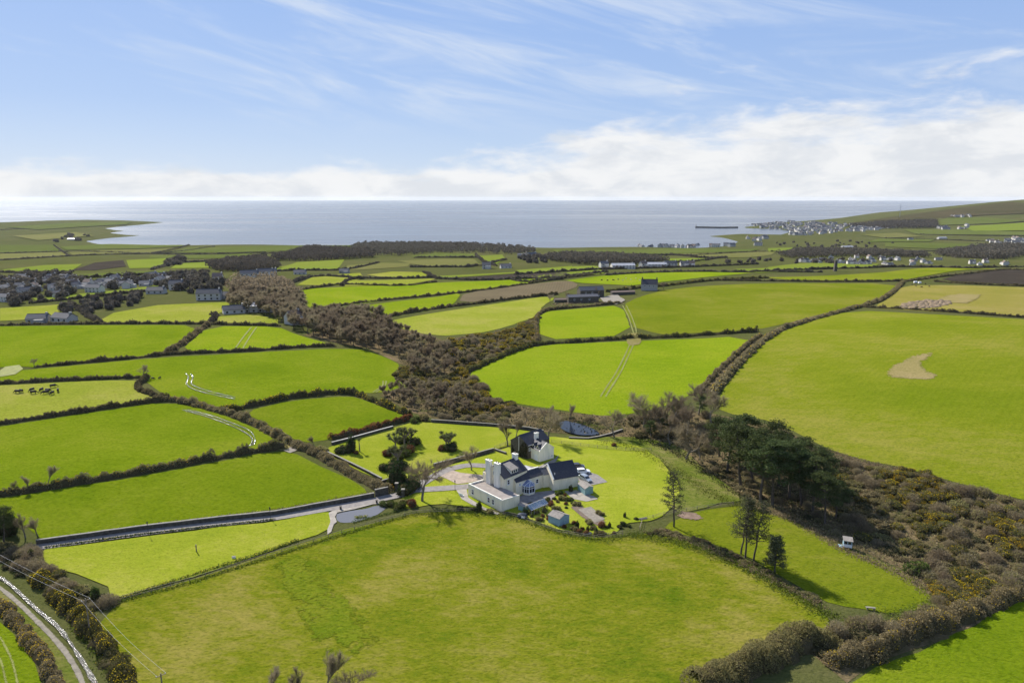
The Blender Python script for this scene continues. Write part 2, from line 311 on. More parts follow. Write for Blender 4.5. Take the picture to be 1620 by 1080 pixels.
leaf('leaf_hedge', (.105, .092, .042), (.210, .182, .090)); leaf('leaf_gorse', (.075, .080, .024), (.155, .150, .052)); leaf('blossom_gorse', (.46, .29, .010), (.66, .45, .020), 0.35)
leaf('leaf_brown', (.130, .104, .054), (.275, .222, .120)); leaf('leaf_pine', (.040, .060, .022), (.105, .128, .050), 0.3); leaf('leaf_open_pine', (.050, .060, .026), (.105, .108, .058), 0.25)
leaf('twig', (.165, .135, .085), (.300, .248, .160), 0.4); leaf('twig_dark', (.165, .132, .084), (.290, .236, .150), 0.4); leaf('leaf_dark', (.020, .036, .014), (.050, .075, .026), 0.25)
leaf('leaf_mid', (.055, .080, .018), (.110, .140, .036)); leaf('leaf_olive', (.150, .140, .050), (.290, .255, .110), .45); leaf('leaf_palm', (.075, .095, .034), (.170, .175, .082), 0.3); leaf('leaf_red', (.150, .060, .030), (.240, .110, .050), 0.3)
leaf('leaf_grass', (.075, .115, .012), (.150, .180, .036), 0.4); leaf('leaf_straw', (.200, .160, .085), (.320, .255, .150), 0.4); leaf('leaf_farwood', (.085, .076, .058), (.150, .130, .098), 0.25, 0.05); leaf('leaf_wall', (.030, .040, .018), (.075, .070, .036), 0.2)

# ------------------------------------------------------------------ object helpers
def put(name, me, parent=None):
    o = bpy.data.objects.new(name, me); COL.objects.link(o)
    if parent is not None: o.parent = parent
    return o
def tag(o, label=None, cat=None, group=None, kind=None):
    if label: o['label'] = label
    if cat: o['category'] = cat
    if group: o['group'] = group
    if kind: o['kind'] = kind
    return o
def thing(name, label, cat, loc=(0, 0, 0), rz=0.0, group=None, scale=1.0):
    o = put(name, None); o.empty_display_size = 0.5; o.location = loc; o.rotation_euler = (0, 0, rz); o.scale = (scale,) * 3 if isinstance(scale, (int, float)) else scale
    return tag(o, label, cat, group)
def npmesh(name, V, F, m, smooth=False):
    """V (n,3) array, F (k,3) or (k,4) array or list of such"""
    V = np.asarray(V, np.float32).reshape(-1, 3); me = bpy.data.meshes.new(name)
    Fs = F if isinstance(F, list) else [F]; Fs = [np.asarray(f, np.int32) for f in Fs if len(f)]
    lt = np.concatenate([np.full(len(f), f.shape[1], np.int32) for f in Fs]); lv = np.concatenate([f.ravel() for f in Fs])
    me.vertices.add(len(V)); me.vertices.foreach_set('co', V.ravel())
    me.loops.add(len(lv)); me.loops.foreach_set('vertex_index', lv)
    me.polygons.add(len(lt)); me.polygons.foreach_set('loop_start', np.concatenate([[0], np.cumsum(lt)[:-1]]).astype(np.int32)); me.polygons.foreach_set('loop_total', lt)
    if smooth: me.polygons.foreach_set('use_smooth', np.ones(len(lt), bool))
    me.update(calc_edges=True); me.validate(); me.materials.append(MATS[m]); return me
class MB:
    def __init__(s): s.v = []; s.f = []
    def add(s, v, f):
        n = len(s.v); s.v += [tuple(p) for p in v]; s.f += [tuple(i + n for i in q) for q in f]; return s
    def box(s, c, size, rz=0.0, tilt=None):
        x, y, z = (q / 2 for q in size); M = Matrix.Rotation(rz, 3, 'Z')
        if tilt is not None: M = M @ tilt
        v = [Vector(c) + M @ Vector((a * x, b * y, d * z)) for d in (-1, 1) for a, b in ((-1, -1), (1, -1), (1, 1), (-1, 1))]
        return s.add(v, [(3, 2, 1, 0), (4, 5, 6, 7), (0, 1, 5, 4), (1, 2, 6, 5), (2, 3, 7, 6), (3, 0, 4, 7)])
    def prism(s, poly, z0, z1):
        n = len(poly); v = [(*p[:2], z0) for p in poly] + [(*p[:2], z1) for p in poly]
        return s.add(v, [tuple(range(n - 1, -1, -1)), tuple(range(n, 2 * n))] + [(i, (i + 1) % n, n + (i + 1) % n, n + i) for i in range(n)])
    def tube(s, p0, p1, r0, r1, n=6):
        p0, p1 = Vector(p0), Vector(p1); d = (p1 - p0).normalized(); a = d.orthogonal().normalized(); b = d.cross(a)
        v = [p + (a * math.cos(t) + b * math.sin(t)) * r for p, r in ((p0, r0), (p1, r1)) for t in (2 * math.pi * i / n for i in range(n))]
        return s.add(v, [(i, (i + 1) % n, n + (i + 1) % n, n + i) for i in range(n)] + [tuple(range(n - 1, -1, -1)), tuple(range(n, 2 * n))])
    def loft(s, rings):
        n = len(rings[0]); k = len(s.v); 
        v = [p for r in rings for p in r]; f = []
        for i in range(len(rings) - 1): f += [(i * n + j, i * n + (j + 1) % n, (i + 1) * n + (j + 1) % n, (i + 1) * n + j) for j in range(n)]
        f += [tuple(range(n - 1, -1, -1)), tuple(range((len(rings) - 1) * n, len(rings) * n))]
        return s.add(v, f)
    def slab(s, q, t):
        """thick slab under a 4-corner face"""
        q = [Vector(p) for p in q]; nrm = (q[1] - q[0]).cross(q[3] - q[0]).normalized()
        if nrm.z < 0: nrm = -nrm
        v = q + [p - nrm * t for p in q]
        return s.add(v, [(0, 1, 2, 3), (7, 6, 5, 4), (0, 4, 5, 1), (1, 5, 6, 2), (2, 6, 7, 3), (3, 7, 4, 0)])
    def mesh(s, name, m):
        me = bpy.data.meshes.new(name); me.from_pydata(s.v, [], s.f)
        import bmesh
        bm = bmesh.new(); bm.from_mesh(me); bmesh.ops.recalc_face_normals(bm, faces=bm.faces); bm.to_mesh(me); bm.free()
        me.materials.append(MATS[m]); return me
    def build(s, name, m, parent=None): return put(name, s.mesh(name, m), parent)
def inpoly(x, y, poly):
    ins = np.zeros(np.shape(x), bool); n = len(poly)
    for i in range(n):
        a, b = poly[i], poly[(i + 1) % n]
        if a[1] == b[1]: continue
        ins ^= ((a[1] > y) != (b[1] > y)) & (x < (b[0] - a[0]) * (y - a[1]) / (b[1] - a[1]) + a[0])
    return ins
def densify(W, step, closed):
    out = []; n = len(W)
    for i in range(n if closed else n - 1):
        a, b = W[i], W[(i + 1) % n]; L = np.hypot(*(b - a)[:2]); st = step if np.isscalar(step) else step(a)
        k = max(1, int(L / st)); out += [a + (b - a) * t for t in np.arange(k) / k]
    if not closed: out.append(W[-1])
    return np.array(out)
def smooth_poly(W, closed, it=1):
    for _ in range(it):
        out = []; n = len(W)
        for i in range(n if closed else n - 1):
            a, b = W[i], W[(i + 1) % n]; out += [a * .8 + b * .2, a * .2 + b * .8]
        if not closed: out = [W[0]] + out + [W[-1]]
        W = np.array(out)
    return W
LIFT = {}
def sheet(name, px, m, label=None, lift=0.05, world=False, step=0.035, kind='structure', jitter=0.0, smooth=0, abs_z=None):
    W = np.array(px, float) if world else P(px)[:, :2]
    if smooth: W = smooth_poly(W, True, smooth)
    B = densify(W[:, :2], lambda a: min(max(2.0, step * np.hypot(*a)), 9.0 if np.hypot(*a) < 620 else 1e9), True)
    if jitter: B = B + rng.normal(0, jitter, B.shape)
    x0, y0 = B.min(0); x1, y1 = B.max(0); dmid = np.hypot(*B.mean(0)); h = max(3.0, dmid * step, math.sqrt((x1 - x0) * (y1 - y0) / 3500)); h = min(h, max(1.0, min(x1 - x0, y1 - y0) / 7), 8.0 if dmid < 620 else 1e9)
    gx, gy = np.meshgrid(np.arange(x0 + h / 2, x1, h), np.arange(y0 + h / 2, y1, h)); gx = gx.ravel(); gy = gy.ravel()
    k = inpoly(gx, gy, B) & (polydist(gx, gy, np.vstack([B, B[:1]])) > h * .3); I = np.stack([gx[k], gy[k]], 1)
    pts = [Vector(p) for p in np.vstack([B, I])]; nb = len(B)
    v, e, f, *_ = geometry.delaunay_2d_cdt(pts, [(i, (i + 1) % nb) for i in range(nb)], [], 1, 1e-4)
    v = np.array([(p.x, p.y) for p in v]); d = np.hypot(v[:, 0], v[:, 1])
    z = T(v[:, 0], v[:, 1]) + lift * (1 + (d / 250) ** 1.4) if abs_z is None else np.full(len(v), abs_z)
    F = np.array(f, np.int32)
    a = v[F[:, 1]] - v[F[:, 0]]; b = v[F[:, 2]] - v[F[:, 0]]; neg = a[:, 0] * b[:, 1] - a[:, 1] * b[:, 0] < 0; F[neg] = F[neg][:, ::-1]
    me = npmesh(name, np.column_stack([v, z]), F, m, True); ed = me.attributes.new('edge', 'FLOAT', 'POINT'); ed.data.foreach_set('value', polydist(v[:, 0], v[:, 1], np.vstack([B, B[:1]])).astype(np.float32))
    o = put(name, me); o['kind'] = kind
    if label: o['label'] = label
    return o
def ribbon(name, px, width, m, label=None, lift=0.09, kind='structure', world=False, parent=None, wob=0.0):
    W = np.array(px, float) if world else P(px)[:, :2]
    W = smooth_poly(W, False, 2); W = densify(W, lambda a: max(1.0, .015 * np.hypot(*a)), False)
    t = np.gradient(W, axis=0); t /= np.linalg.norm(t, axis=1)[:, None] + 1e-9; n = np.stack([-t[:, 1], t[:, 0]], 1)
    w = width / 2 * (1 + wob * rng.normal(0, 1, len(W)))[:, None]; A = W + n * w; Bq = W - n * w
    V = np.stack([A, W, Bq], 1).reshape(-1, 2); d = np.hypot(V[:, 0], V[:, 1]); z = T(V[:, 0], V[:, 1]) + lift * (1 + (d / 250) ** 1.4)
    i = np.arange(len(W) - 1) * 3; F = np.vstack([np.stack([i, i + 1, i + 4, i + 3], 1), np.stack([i + 1, i + 2, i + 5, i + 4], 1)])
    me = npmesh(name, np.column_stack([V, z]), F, m, True); ed = me.attributes.new('edge', 'FLOAT', 'POINT'); ed.data.foreach_set('value', np.tile([0, width / 2, 0], len(W)).astype(np.float32))
    o = put(name, me, parent)
    if parent is None: o['kind'] = kind
    if label: o['label'] = label
    return o
def leafquads(C, s, asp=0.6, up=0.0, r=None):
    r = r or rng; n = len(C); C = np.asarray(C, float)
    a = r.normal(0, 1, (n, 3)); a[:, 2] *= (1 - up); a /= np.linalg.norm(a, axis=1)[:, None]
    b = r.normal(0, 1, (n, 3)); b -= a * (a * b).sum(1)[:, None]; b /= np.linalg.norm(b, axis=1)[:, None]
    s = np.broadcast_to(np.asarray(s, float), (n,))[:, None]; a = a * s; b = b * s * asp
    V = np.stack([C - a, C - b, C + a, C + b], 1).reshape(-1, 3); F = np.arange(4 * n).reshape(-1, 4)
    return V, F
def twigs(p0, p1, w):
    p0 = np.asarray(p0, float); p1 = np.asarray(p1, float); d = p1 - p0; s = np.cross(d, rng.normal(0, 1, d.shape)); s /= np.linalg.norm(s, axis=1)[:, None] + 1e-9
    s *= np.broadcast_to(np.asarray(w, float), (len(p0),))[:, None]
    V = np.stack([p0 - s, p0 + s, p1], 1).reshape(-1, 3); return V, np.arange(3 * len(p0)).reshape(-1, 3)
def ball_pts(n, rad, lo=-1.0, shell=0.75):
    d = rng.normal(0, 1, (n, 3)); d /= np.linalg.norm(d, axis=1)[:, None]
    d[:, 2] = np.where(d[:, 2] < lo, -d[:, 2], d[:, 2]); q = shell + (1 - shell) * rng.random(n) ** .5
    return d * q[:, None] * np.asarray(rad)

# ------------------------------------------------------------------ ground and sea
def build_ground():
    rr = 15.0 * np.power(1.0135, np.arange(0, 505)); rr = rr[rr < 12500]
    az = np.concatenate([np.linspace(-180, -62, 40)[:-1], np.linspace(-62, 62, 470), np.linspace(62, 180, 40)[1:-1]]) * math.pi / 180
    A, Rr = np.meshgrid(az, rr); X = Rr * np.sin(A); Y = Rr * np.cos(A); Z = T(X.ravel(), Y.ravel()).reshape(X.shape)
    na, nr = len(az), len(rr); V = np.stack([X, Y, Z], 2).reshape(-1, 3)
    i, j = np.meshgrid(np.arange(nr - 1), np.arange(na), indexing='ij'); j2 = (j + 1) % na
    F = np.stack([i * na + j, i * na + j2, (i + 1) * na + j2, (i + 1) * na + j], 2).reshape(-1, 4)[:, ::-1]
    V = np.vstack([V, [[0, 0, G(0, 0)]]]); c = len(V) - 1
    Fc = np.stack([np.full(na, c), (np.arange(na) + 1) % na, np.arange(na)], 1)
    o = put('ground', npmesh('ground', V, [F, Fc], 'grass_ground', True)); tag(o, 'rough green and brown land between the fields', kind='structure')
build_ground()
rr = [0, 3000, 8000, 14000, 24000, 40000]
def build_sea():
    V = [(0, 0, SEA)]; F = []; n = 96
    for r in rr[1:]: V += [(r * math.cos(2 * math.pi * k / n), r * math.sin(2 * math.pi * k / n), SEA) for k in range(n)]
    me = bpy.data.meshes.new('sea'); F = [(0, 1 + k, 1 + (k + 1) % n) for k in range(n)]
    for q in range(len(rr) - 2): F += [(1 + q * n + k, 1 + (q + 1) * n + k, 1 + (q + 1) * n + (k + 1) % n, 1 + q * n + (k + 1) % n) for k in range(n)]
    me.from_pydata(V, [], F); me.materials.append(MATS['sea_water']); tag(put('sea', me), 'pale grey-blue sea reaching to the horizon', kind='structure')
build_sea()

# ------------------------------------------------------------------ fields
FIELDS = [
 ('field', 'grass_left', 'wide pale green field under the village hedge', [(-60, 517), (160, 515), (326, 515), (262, 560), (130, 574), (60, 581), (30, 580), (-60, 584)]),
 ('field', 'grass_bright', 'bright green field with faint tramlines beside the wood', [(331, 516), (440, 517), (470, 530), (528, 546), (405, 553), (280, 560)]),
 ('field', 'grass_left', 'large green field with curving wet wheel tracks', [(-60, 592), (0, 588), (60, 584), (265, 565), (405, 558), (530, 552), (575, 553), (612, 566), (634, 578), (618, 596), (650, 612), (600, 622), (553, 621), (462, 628), (400, 640), (350, 650), (268, 632), (234, 606), (222, 596), (0, 606), (-60, 610)]),
 ('field', 'grass_yellow', 'pale yellow-green pasture where the black cattle graze', [(-60, 613), (0, 610), (218, 600), (214, 611), (262, 632), (135, 650), (0, 669), (-60, 678)]),
 ('field', 'grass_left', 'green field between two long hedges on the slope', [(-60, 684), (0, 675), (135, 654), (267, 635), (345, 653), (400, 675), (450, 703), (405, 712), (212, 747), (100, 767), (0, 781), (-60, 792)]),
 ('field', 'grass_left', 'green field above the dark drive wall', [(-60, 800), (0, 789), (100, 773), (212, 755), (405, 719), (456, 713), (520, 742), (590, 780), (560, 789), (500, 799), (435, 811), (217, 836), (70, 857), (40, 830), (0, 815)]),
 ('field', 'grass_left', 'small hedged green field beside the garden', [(384, 652), (462, 633), (553, 626), (585, 636), (644, 658), (620, 670), (522, 695), (478, 700), (430, 676)]),
 ('lawn', 'grass_lawn', 'smooth bright lawn planted with palms', [(512, 716), (524, 705), (620, 679), (650, 668), (682, 669), (795, 677), (862, 686), (850, 694), (812, 702), (780, 713), (690, 738), (652, 756), (612, 764), (560, 740)]),
 ('lawn', 'grass_lawn', 'bright lawn spreading from the house to the trees', [(690, 741), (782, 716), (815, 704), (868, 690), (905, 694), (960, 697), (1005, 703), (1035, 716), (1055, 738), (1075, 770), (1070, 800), (1040, 822), (985, 828), (975, 845), (930, 846), (900, 840), (880, 838), (815, 812), (760, 803), (690, 796), (640, 806), (632, 790), (660, 765)]),
 ('lawn', 'grass_lawn', 'pale sunlit lawn below the drive', [(66, 869), (80, 868), (217, 849), (330, 836), (435, 825), (522, 808), (526, 815), (522, 838), (400, 882), (280, 920), (180, 950), (170, 925), (70, 893)]),
 ('lawn', 'grass_rough', 'rough grass bank running down to the pond', [(868, 690), (1000, 690), (1075, 705), (1120, 745), (1180, 790), (1130, 800), (1060, 815), (1078, 770), (1055, 735), (1010, 703)]),
 ('field', 'grass_pasture', 'broad olive green pasture in front of the house', [(150, 1000), (180, 955), (300, 918), (520, 845), (640, 815), (700, 808), (815, 816), (900, 848), (960, 852), (1040, 842), (1100, 862), (1180, 895), (1290, 955), (1320, 985), (1290, 1012), (1180, 1042), (1090, 1090), (1000, 1180), (500, 1260), (150, 1180), (190, 1080)]),
 ('field', 'grass_olive', 'narrow paddock with long tree shadows', [(1045, 832), (1110, 806), (1180, 800), (1250, 822), (1340, 868), (1430, 905), (1485, 940), (1475, 960), (1420, 972), (1345, 962), (1300, 950), (1200, 890), (1140, 865), (1090, 848)]),
 ('field', 'grass_left', 'deep green field below the gorse bank', [(1330, 1090), (1400, 1050), (1500, 1012), (1570, 970), (1640, 935), (1760, 900), (1760, 1160), (1340, 1180)]),
 ('field', 'grass_olive', 'great olive green field with a dry crescent patch', [(1136, 632), (1160, 595), (1200, 546), (1250, 518), (1350, 491), (1480, 498), (1640, 507), (1800, 515), (1800, 830), (1620, 792), (1530, 768), (1440, 742), (1360, 726), (1300, 706), (1230, 668), (1140, 652)]),
 ('field', 'grass_bright', 'vivid green field rising behind the pond', [(738, 592), (780, 572), (850, 546), (1008, 539), (1190, 531), (1150, 575), (1112, 612), (1062, 640), (1005, 655), (940, 657), (870, 646), (780, 632), (768, 612)]),
 ('field', 'grass_bright', 'vivid green field beside the worn farm track', [(848, 538), (852, 494), (920, 488), (984, 483), (1001, 530)]),
 ('field', 'grass_olive', 'long olive green field below the stone farm', [(984, 483), (1010, 470), (1060, 457), (1215, 448), (1420, 448), (1400, 470), (1330, 492), (1250, 510), (1200, 522), (1008, 530)]),
 ('field', 'grass_stubble', 'yellow stubble field with a heap of earth', [(1380, 487), (1410, 470), (1430, 452), (1500, 451), (1620, 455), (1800, 458), (1800, 512), (1620, 502), (1450, 492)]),
 ('field', 'plough_dark', 'dark ploughed field beyond the stubble', [(1482, 444), (1520, 434), (1620, 427), (1760, 424), (1760, 452), (1620, 451)]),
 ('field', 'grass_yellow', 'rough yellow-green hill pasture above the gorse', [(602, 512), (640, 503), (720, 490), (850, 470), (882, 470), (858, 484), (850, 500), (800, 518), (760, 527), (690, 533)]),
 ('field', 'grass_bright', 'green field streaked with bare soil', [(555, 489), (600, 480), (690, 470), (730, 463), (720, 480), (690, 490), (600, 502)]),
 ('field', 'plough_brown', 'brown field newly worked', [(735, 463), (810, 453), (900, 443), (918, 452), (880, 466), (820, 470), (724, 480)]),
 ('field', 'grass_bright', 'long bright field with soft rolls', [(452, 463), (510, 455), (690, 447), (810, 443), (900, 436), (880, 443), (700, 464), (600, 477), (497, 489), (470, 478)]),
]
FAR = [('grass_far', [(0, 388), (85, 388), (100, 398), (0, 401)]), ('grass_farolive', [(0, 402), (98, 399), (108, 405), (0, 411)]), ('grass_far', [(95, 391), (240, 388), (300, 389), (215, 394), (105, 396)]),
 ('grass_farolive', [(108, 399), (230, 395), (285, 393), (240, 401), (115, 404)]), ('grass_far', [(300, 392), (420, 390), (560, 388), (620, 393), (560, 398), (330, 400), (262, 400)]), ('grass_far', [(240, 404), (400, 401), (380, 408), (235, 409)]),
 ('grass_farbright', [(5, 427), (70, 420), (130, 418), (110, 430), (50, 432), (0, 430)]), ('grass_farbright', [(200, 412), (262, 409), (270, 418), (250, 424), (205, 425)]), ('grass_farbright', [(280, 417), (370, 412), (380, 416), (340, 424), (270, 425)]),
 ('grass_far', [(120, 435), (200, 430), (290, 428), (300, 433), (130, 441)]), ('grass_farbright', [(52, 472), (180, 460), (270, 450), (280, 455), (160, 468), (60, 478)]), ('grass_yellow', [(0, 488), (80, 483), (112, 480), (120, 490), (60, 505), (0, 508)]),
 ('grass_yellow', [(160, 506), (180, 495), (250, 483), (370, 478), (362, 490), (335, 500), (330, 510), (170, 511)]), ('grass_yellow', [(342, 501), (400, 498), (440, 505), (440, 512), (345, 511)]),
 ('plough_dark', [(112, 428), (150, 416), (195, 412), (200, 422), (150, 428)]), ('grass_farbright', [(425, 426), (470, 415), (545, 411), (535, 425), (450, 429)]), ('grass_farolive', [(550, 420), (600, 416), (650, 417), (645, 422), (545, 428)]),
 ('grass_farolive', [(628, 413), (700, 410), (750, 410), (760, 422), (690, 423), (652, 418)]), ('grass_far', [(650, 405), (690, 400), (750, 401), (755, 408), (655, 408)]), ('grass_farbright', [(757, 405), (795, 403), (800, 410), (785, 419), (760, 412)]),
 ('grass_yellow', [(470, 451), (500, 436), (570, 432), (575, 440), (540, 452)]), ('grass_yellow', [(580, 435), (620, 430), (670, 431), (680, 437), (620, 441)]), ('grass_yellow', [(550, 444), (680, 441), (690, 442), (640, 451), (545, 453)]),
 ('grass_farbright', [(690, 437), (810, 431), (905, 421), (905, 428), (700, 440)]), ('plough_dark', [(700, 441), (810, 434), (920, 431), (900, 438), (760, 443)]), ('grass_far', [(875, 395), (1020, 395), (1200, 394), (1190, 398), (1000, 402), (880, 402)]),
 ('grass_far', [(895, 405), (1000, 403), (1060, 407), (1020, 411), (900, 408)]), ('grass_farolive', [(1060, 402), (1180, 399), (1230, 398), (1220, 404), (1100, 407)]), ('grass_farbright', [(1000, 410), (1120, 409), (1115, 413), (1050, 416)]),
 ('grass_farbright', [(815, 428), (940, 421), (955, 425), (830, 433)]), ('grass_farbright', [(840, 437), (950, 427), (960, 430), (950, 435), (850, 441)]), ('grass_bright', [(895, 444), (960, 436), (1100, 430), (1190, 432), (1080, 443), (1000, 452), (920, 448)]),
 ('grass_farbright', [(1160, 426), (1290, 421), (1320, 424), (1200, 432)]), ('grass_farbright', [(1215, 423), (1320, 417), (1390, 418), (1380, 424), (1216, 428)]), ('grass_olive', [(1200, 439), (1400, 431), (1560, 425), (1600, 427), (1430, 443), (1390, 444), (1250, 443)]),
 ('grass_farbright', [(1215, 393), (1260, 392), (1260, 398), (1215, 400)]), ('grass_far', [(1400, 384), (1560, 387), (1540, 396), (1400, 391)]), ('grass_far', [(1480, 346), (1560, 345), (1620, 350), (1580, 354), (1490, 357)]),
 ('grass_farbright', [(1520, 359), (1620, 353), (1640, 365), (1540, 366)]), ('grass_farolive', [(1360, 372), (1420, 369), (1460, 375), (1400, 377)]), ('grass_far', [(1430, 364), (1520, 364), (1640, 368), (1640, 373), (1450, 371)]),
 ('grass_far', [(1370, 384), (1390, 378), (1480, 379), (1470, 383)]), ('grass_far', [(10, 360), (120, 353), (210, 352), (200, 356), (60, 364)]), ('grass_farolive', [(20, 374), (120, 368), (150, 374), (60, 381)]), ('moor', [(1320, 357), (1345, 353.5), (1385, 347.6), (1440, 339.6), (1520, 329.2), (1600, 320.5), (1640, 326), (1640, 338), (1560, 341), (1500, 345), (1480, 352), (1400, 357)])]
for nm, m, lab, px in FIELDS:
    sheet(nm, px, m, lab, smooth=1, lift=0.05 if nm == 'field' else 0.10, jitter=0.25)
sheet('scrub_ground', [(560, 500), (610, 510), (700, 538), (800, 524), (850, 503), (862, 510), (846, 540), (780, 570), (736, 592), (765, 615), (778, 634), (870, 650), (1000, 662), (1060, 645), (1130, 655), (1230, 674), (1300, 710), (1360, 730), (1530, 772), (1640, 800), (1800, 840), (1800, 890), (1640, 932), (1500, 1010), (1380, 1050), (1340, 1080), (1280, 1030), (1330, 985), (1420, 980), (1490, 950), (1440, 905), (1340, 862), (1250, 818), (1190, 795), (1110, 740), (1070, 702), (960, 690), (870, 684), (800, 672), (690, 663), (650, 652), (600, 625), (655, 612), (622, 596), (638, 578), (580, 550), (540, 545), (480, 530)], 'bracken', 'brown bracken and scrub ground in the shallow valley', lift=0.03)
for m, px in FAR:
    sheet('field', px, m, 'distant field on the coastal plain', lift=0.06, step=0.012)
sheet('dry_grass', [(1400, 588), (1415, 574), (1445, 562), (1485, 556), (1470, 566), (1455, 576), (1468, 588), (1484, 592), (1480, 602), (1440, 600), (1404, 597)], 'dry_patch', 'pale dry crescent of dead grass in the field', smooth=1, lift=0.10, jitter=0.5)
sheet('dry_grass', [(1480, 470), (1560, 458), (1540, 480), (1500, 486)], 'dry_patch', 'trampled dry strip in the stubble', smooth=1, lift=0.10, jitter=0.6)

# ------------------------------------------------------------------ roads, tracks, water
ribbon('drive', [(40, 869), (62, 865.5), (217, 844), (330, 830.5), (435, 819.5), (500, 808), (560, 798), (593, 792), (620, 786), (642, 781), (662, 773)], 3.3, 'tarmac', 'grey drive running along the dark wall', 0.14)
ribbon('drive', [(640, 782), (676, 760), (705, 744), (740, 736), (775, 738), (812, 742)], 3.2, 'tarmac', 'grey drive curving round to the cottage', 0.16)
ribbon('drive', [(655, 776), (690, 774), (720, 772), (745, 770)], 3.4, 'tarmac', 'grey drive leading to the front of the house', 0.17)
sheet('lane', [(-40, 915), (0, 925), (60, 975), (120, 1050), (150, 1100), (118, 1100), (70, 1040), (20, 975), (-40, 935)], 'grass_rough', 'sunken green lane between the hedges', lift=0.05)
ribbon('wheel_track', [(-30, 918), (0, 930), (13, 940), (35, 959), (59, 983), (81, 1005), (102, 1029), (118, 1053), (130, 1078), (140, 1105)], 0.95, 'lane_track', 'pale gravel wheel rut of the lane', 0.10, wob=0.10)
ribbon('water', [(-12, 908), (8, 918), (22, 930), (60, 966), (94, 993), (116, 1024), (132, 1049), (150, 1080), (165, 1110)], 0.7, 'puddle_water', 'glinting flood water lying in the lane rut', 0.12, wob=0.16)
for off in (0, 1):
    ribbon('wheel_track', [(294 + off * 8, 591 + off * 1), (299 + off * 7, 597), (294 + off * 7, 607), (302 + off * 9, 615 - off * 2), (325 + off * 8, 622 - off * 2), (372, 632 - off * 3)], 0.45, 'puddle_water', 'wet pale wheel track curving in the grass', 0.12, wob=.3)
    ribbon('wheel_track', [(290 + off * 6, 649 - off * 1), (330 + off * 6, 660 - off * 2), (362 + off * 6, 672 - off * 2), (388 + off * 8, 684 - off * 3), (400 + off * 4, 694), (398 + off * 4, 704), (382 + off * 4, 708)], 0.45, 'puddle_water', 'wet pale wheel track turning by the hedge', 0.12, wob=.3)
    ribbon('wheel_track', [(985 + off * 6, 484), (994 + off * 5, 500), (1000 + off * 6, 520), (1003 + off * 4, 530)], 0.9, 'mud_track', 'worn wheel track leading up to the farm', 0.11, wob=.15)
    ribbon('wheel_track', [(998 + off * 6, 541), (990 + off * 6, 560), (975 + off * 7, 590), (960 + off * 8, 612), (950 + off * 8, 628)], 0.8, 'mud_track', 'faint wheel track crossing the vivid field', 0.11, wob=.15)
    ribbon('wheel_track', [(372 + off * 12, 552), (384 + off * 10, 535), (398 + off * 8, 518)], 0.8, 'mud_track', 'tramline in the bright field by the wood', 0.11)
    ribbon('wheel_track', [(590 + off * 5, 621), (606 + off * 4, 611), (606 + off * 5, 603)], 0.8, 'mud_track', 'short wheel track at the end of the field', 0.11)
    ribbon('wheel_track', [(-20 - off * 18, 985 + off * 4), (2 - off * 18, 1010), (20 - off * 18, 1045), (30 - off * 18, 1090)], 0.45, 'mud_track', 'tractor rut in the corner field beside the lane', 0.09)
sheet('field', [(-60, 955), (-10, 975), (30, 1010), (62, 1060), (80, 1180), (-120, 1180), (-160, 980)], 'grass_left', 'green corner field beside the lane', smooth=1)
sheet('field_edge', [(0, 586), (0, 597), (22, 593), (38, 584), (30, 578), (10, 581)], 'mud_track', 'muddy trampled gateway', lift=0.12, jitter=.4)
sheet('field_edge', [(448, 713), (452, 707), (466, 706), (470, 712), (458, 717)], 'gravel', 'stony gateway between the hedges', lift=0.12, jitter=.3)
POND = [(884, 672), (895, 668), (912, 671), (930, 676), (944, 682), (949, 687), (940, 690), (918, 690), (898, 686), (886, 680)]
pw = P(POND); pz = float(pw[:, 2].mean()) + 0.35
sheet('pond', POND, 'pond_water', 'dark blue pond under bare trees', smooth=1, abs_z=pz + 0.25)
BASIN = [(531.7, 818), (533, 812), (560, 807), (578, 805), (594, 800), (606, 799), (611.5, 804), (594, 816), (562, 826), (540, 827), (533, 823)]
sheet('water', BASIN, 'basin_water', 'pale shallow ornamental pool', smooth=1, abs_z=0.07 + G(-40, 163))
sheet('path', [(523, 826), (520, 812), (530, 806), (560, 802), (600, 794), (606, 790), (612, 797), (590, 798), (560, 806), (534, 811), (530, 818), (533, 826), (528, 830), (524, 842), (518, 846), (518, 838)], 'paving', 'pale paved edge of the ornamental pool', lift=0.13)
sheet('terrace', [(684, 750), (705, 742), (730, 748), (764, 752), (766, 759), (742, 764), (724, 766), (706, 758)], 'pink_paving', 'pinkish stone terrace beside the house', lift=0.15, jitter=.15)
sheet('terrace', [(722, 776), (738, 774), (741, 788), (765, 803), (790, 813), (786, 815), (748, 800), (730, 790)], 'paving', 'paved path along the flat roofed wing', lift=0.16)
sheet('terrace', [(903, 747), (914, 741), (946, 752), (961, 763), (938, 768), (918, 764)], 'tarmac', 'tarmac parking place beside the barn', lift=0.15)
sheet('terrace', [(822, 800), (818, 788), (830, 782), (876, 776), (880, 784), (866, 800), (842, 808)], 'tarmac', 'shaded courtyard between the wings', lift=0.15)
sheet('terrace', [(893, 778), (912, 776), (940, 786), (946, 790), (928, 794), (906, 790)], 'paving', 'concrete base round the teal shed', lift=0.15)
sheet('vegetable_bed', [(902, 803), (914, 798), (948, 820), (960, 826), (945, 832), (918, 818)], 'soil', 'bare soil vegetable bed with gravel', lift=0.16, jitter=.15)
sheet('terrace', [(914, 806), (936, 802), (958, 822), (940, 828)], 'gravel', 'gravel among the vegetable beds', lift=0.18, jitter=.2)
sheet('terrace', [(820, 735), (850, 740), (878, 726), (884, 720), (880, 730), (856, 748), (826, 745)], 'tarmac', 'yard between house and cottage', lift=0.14)
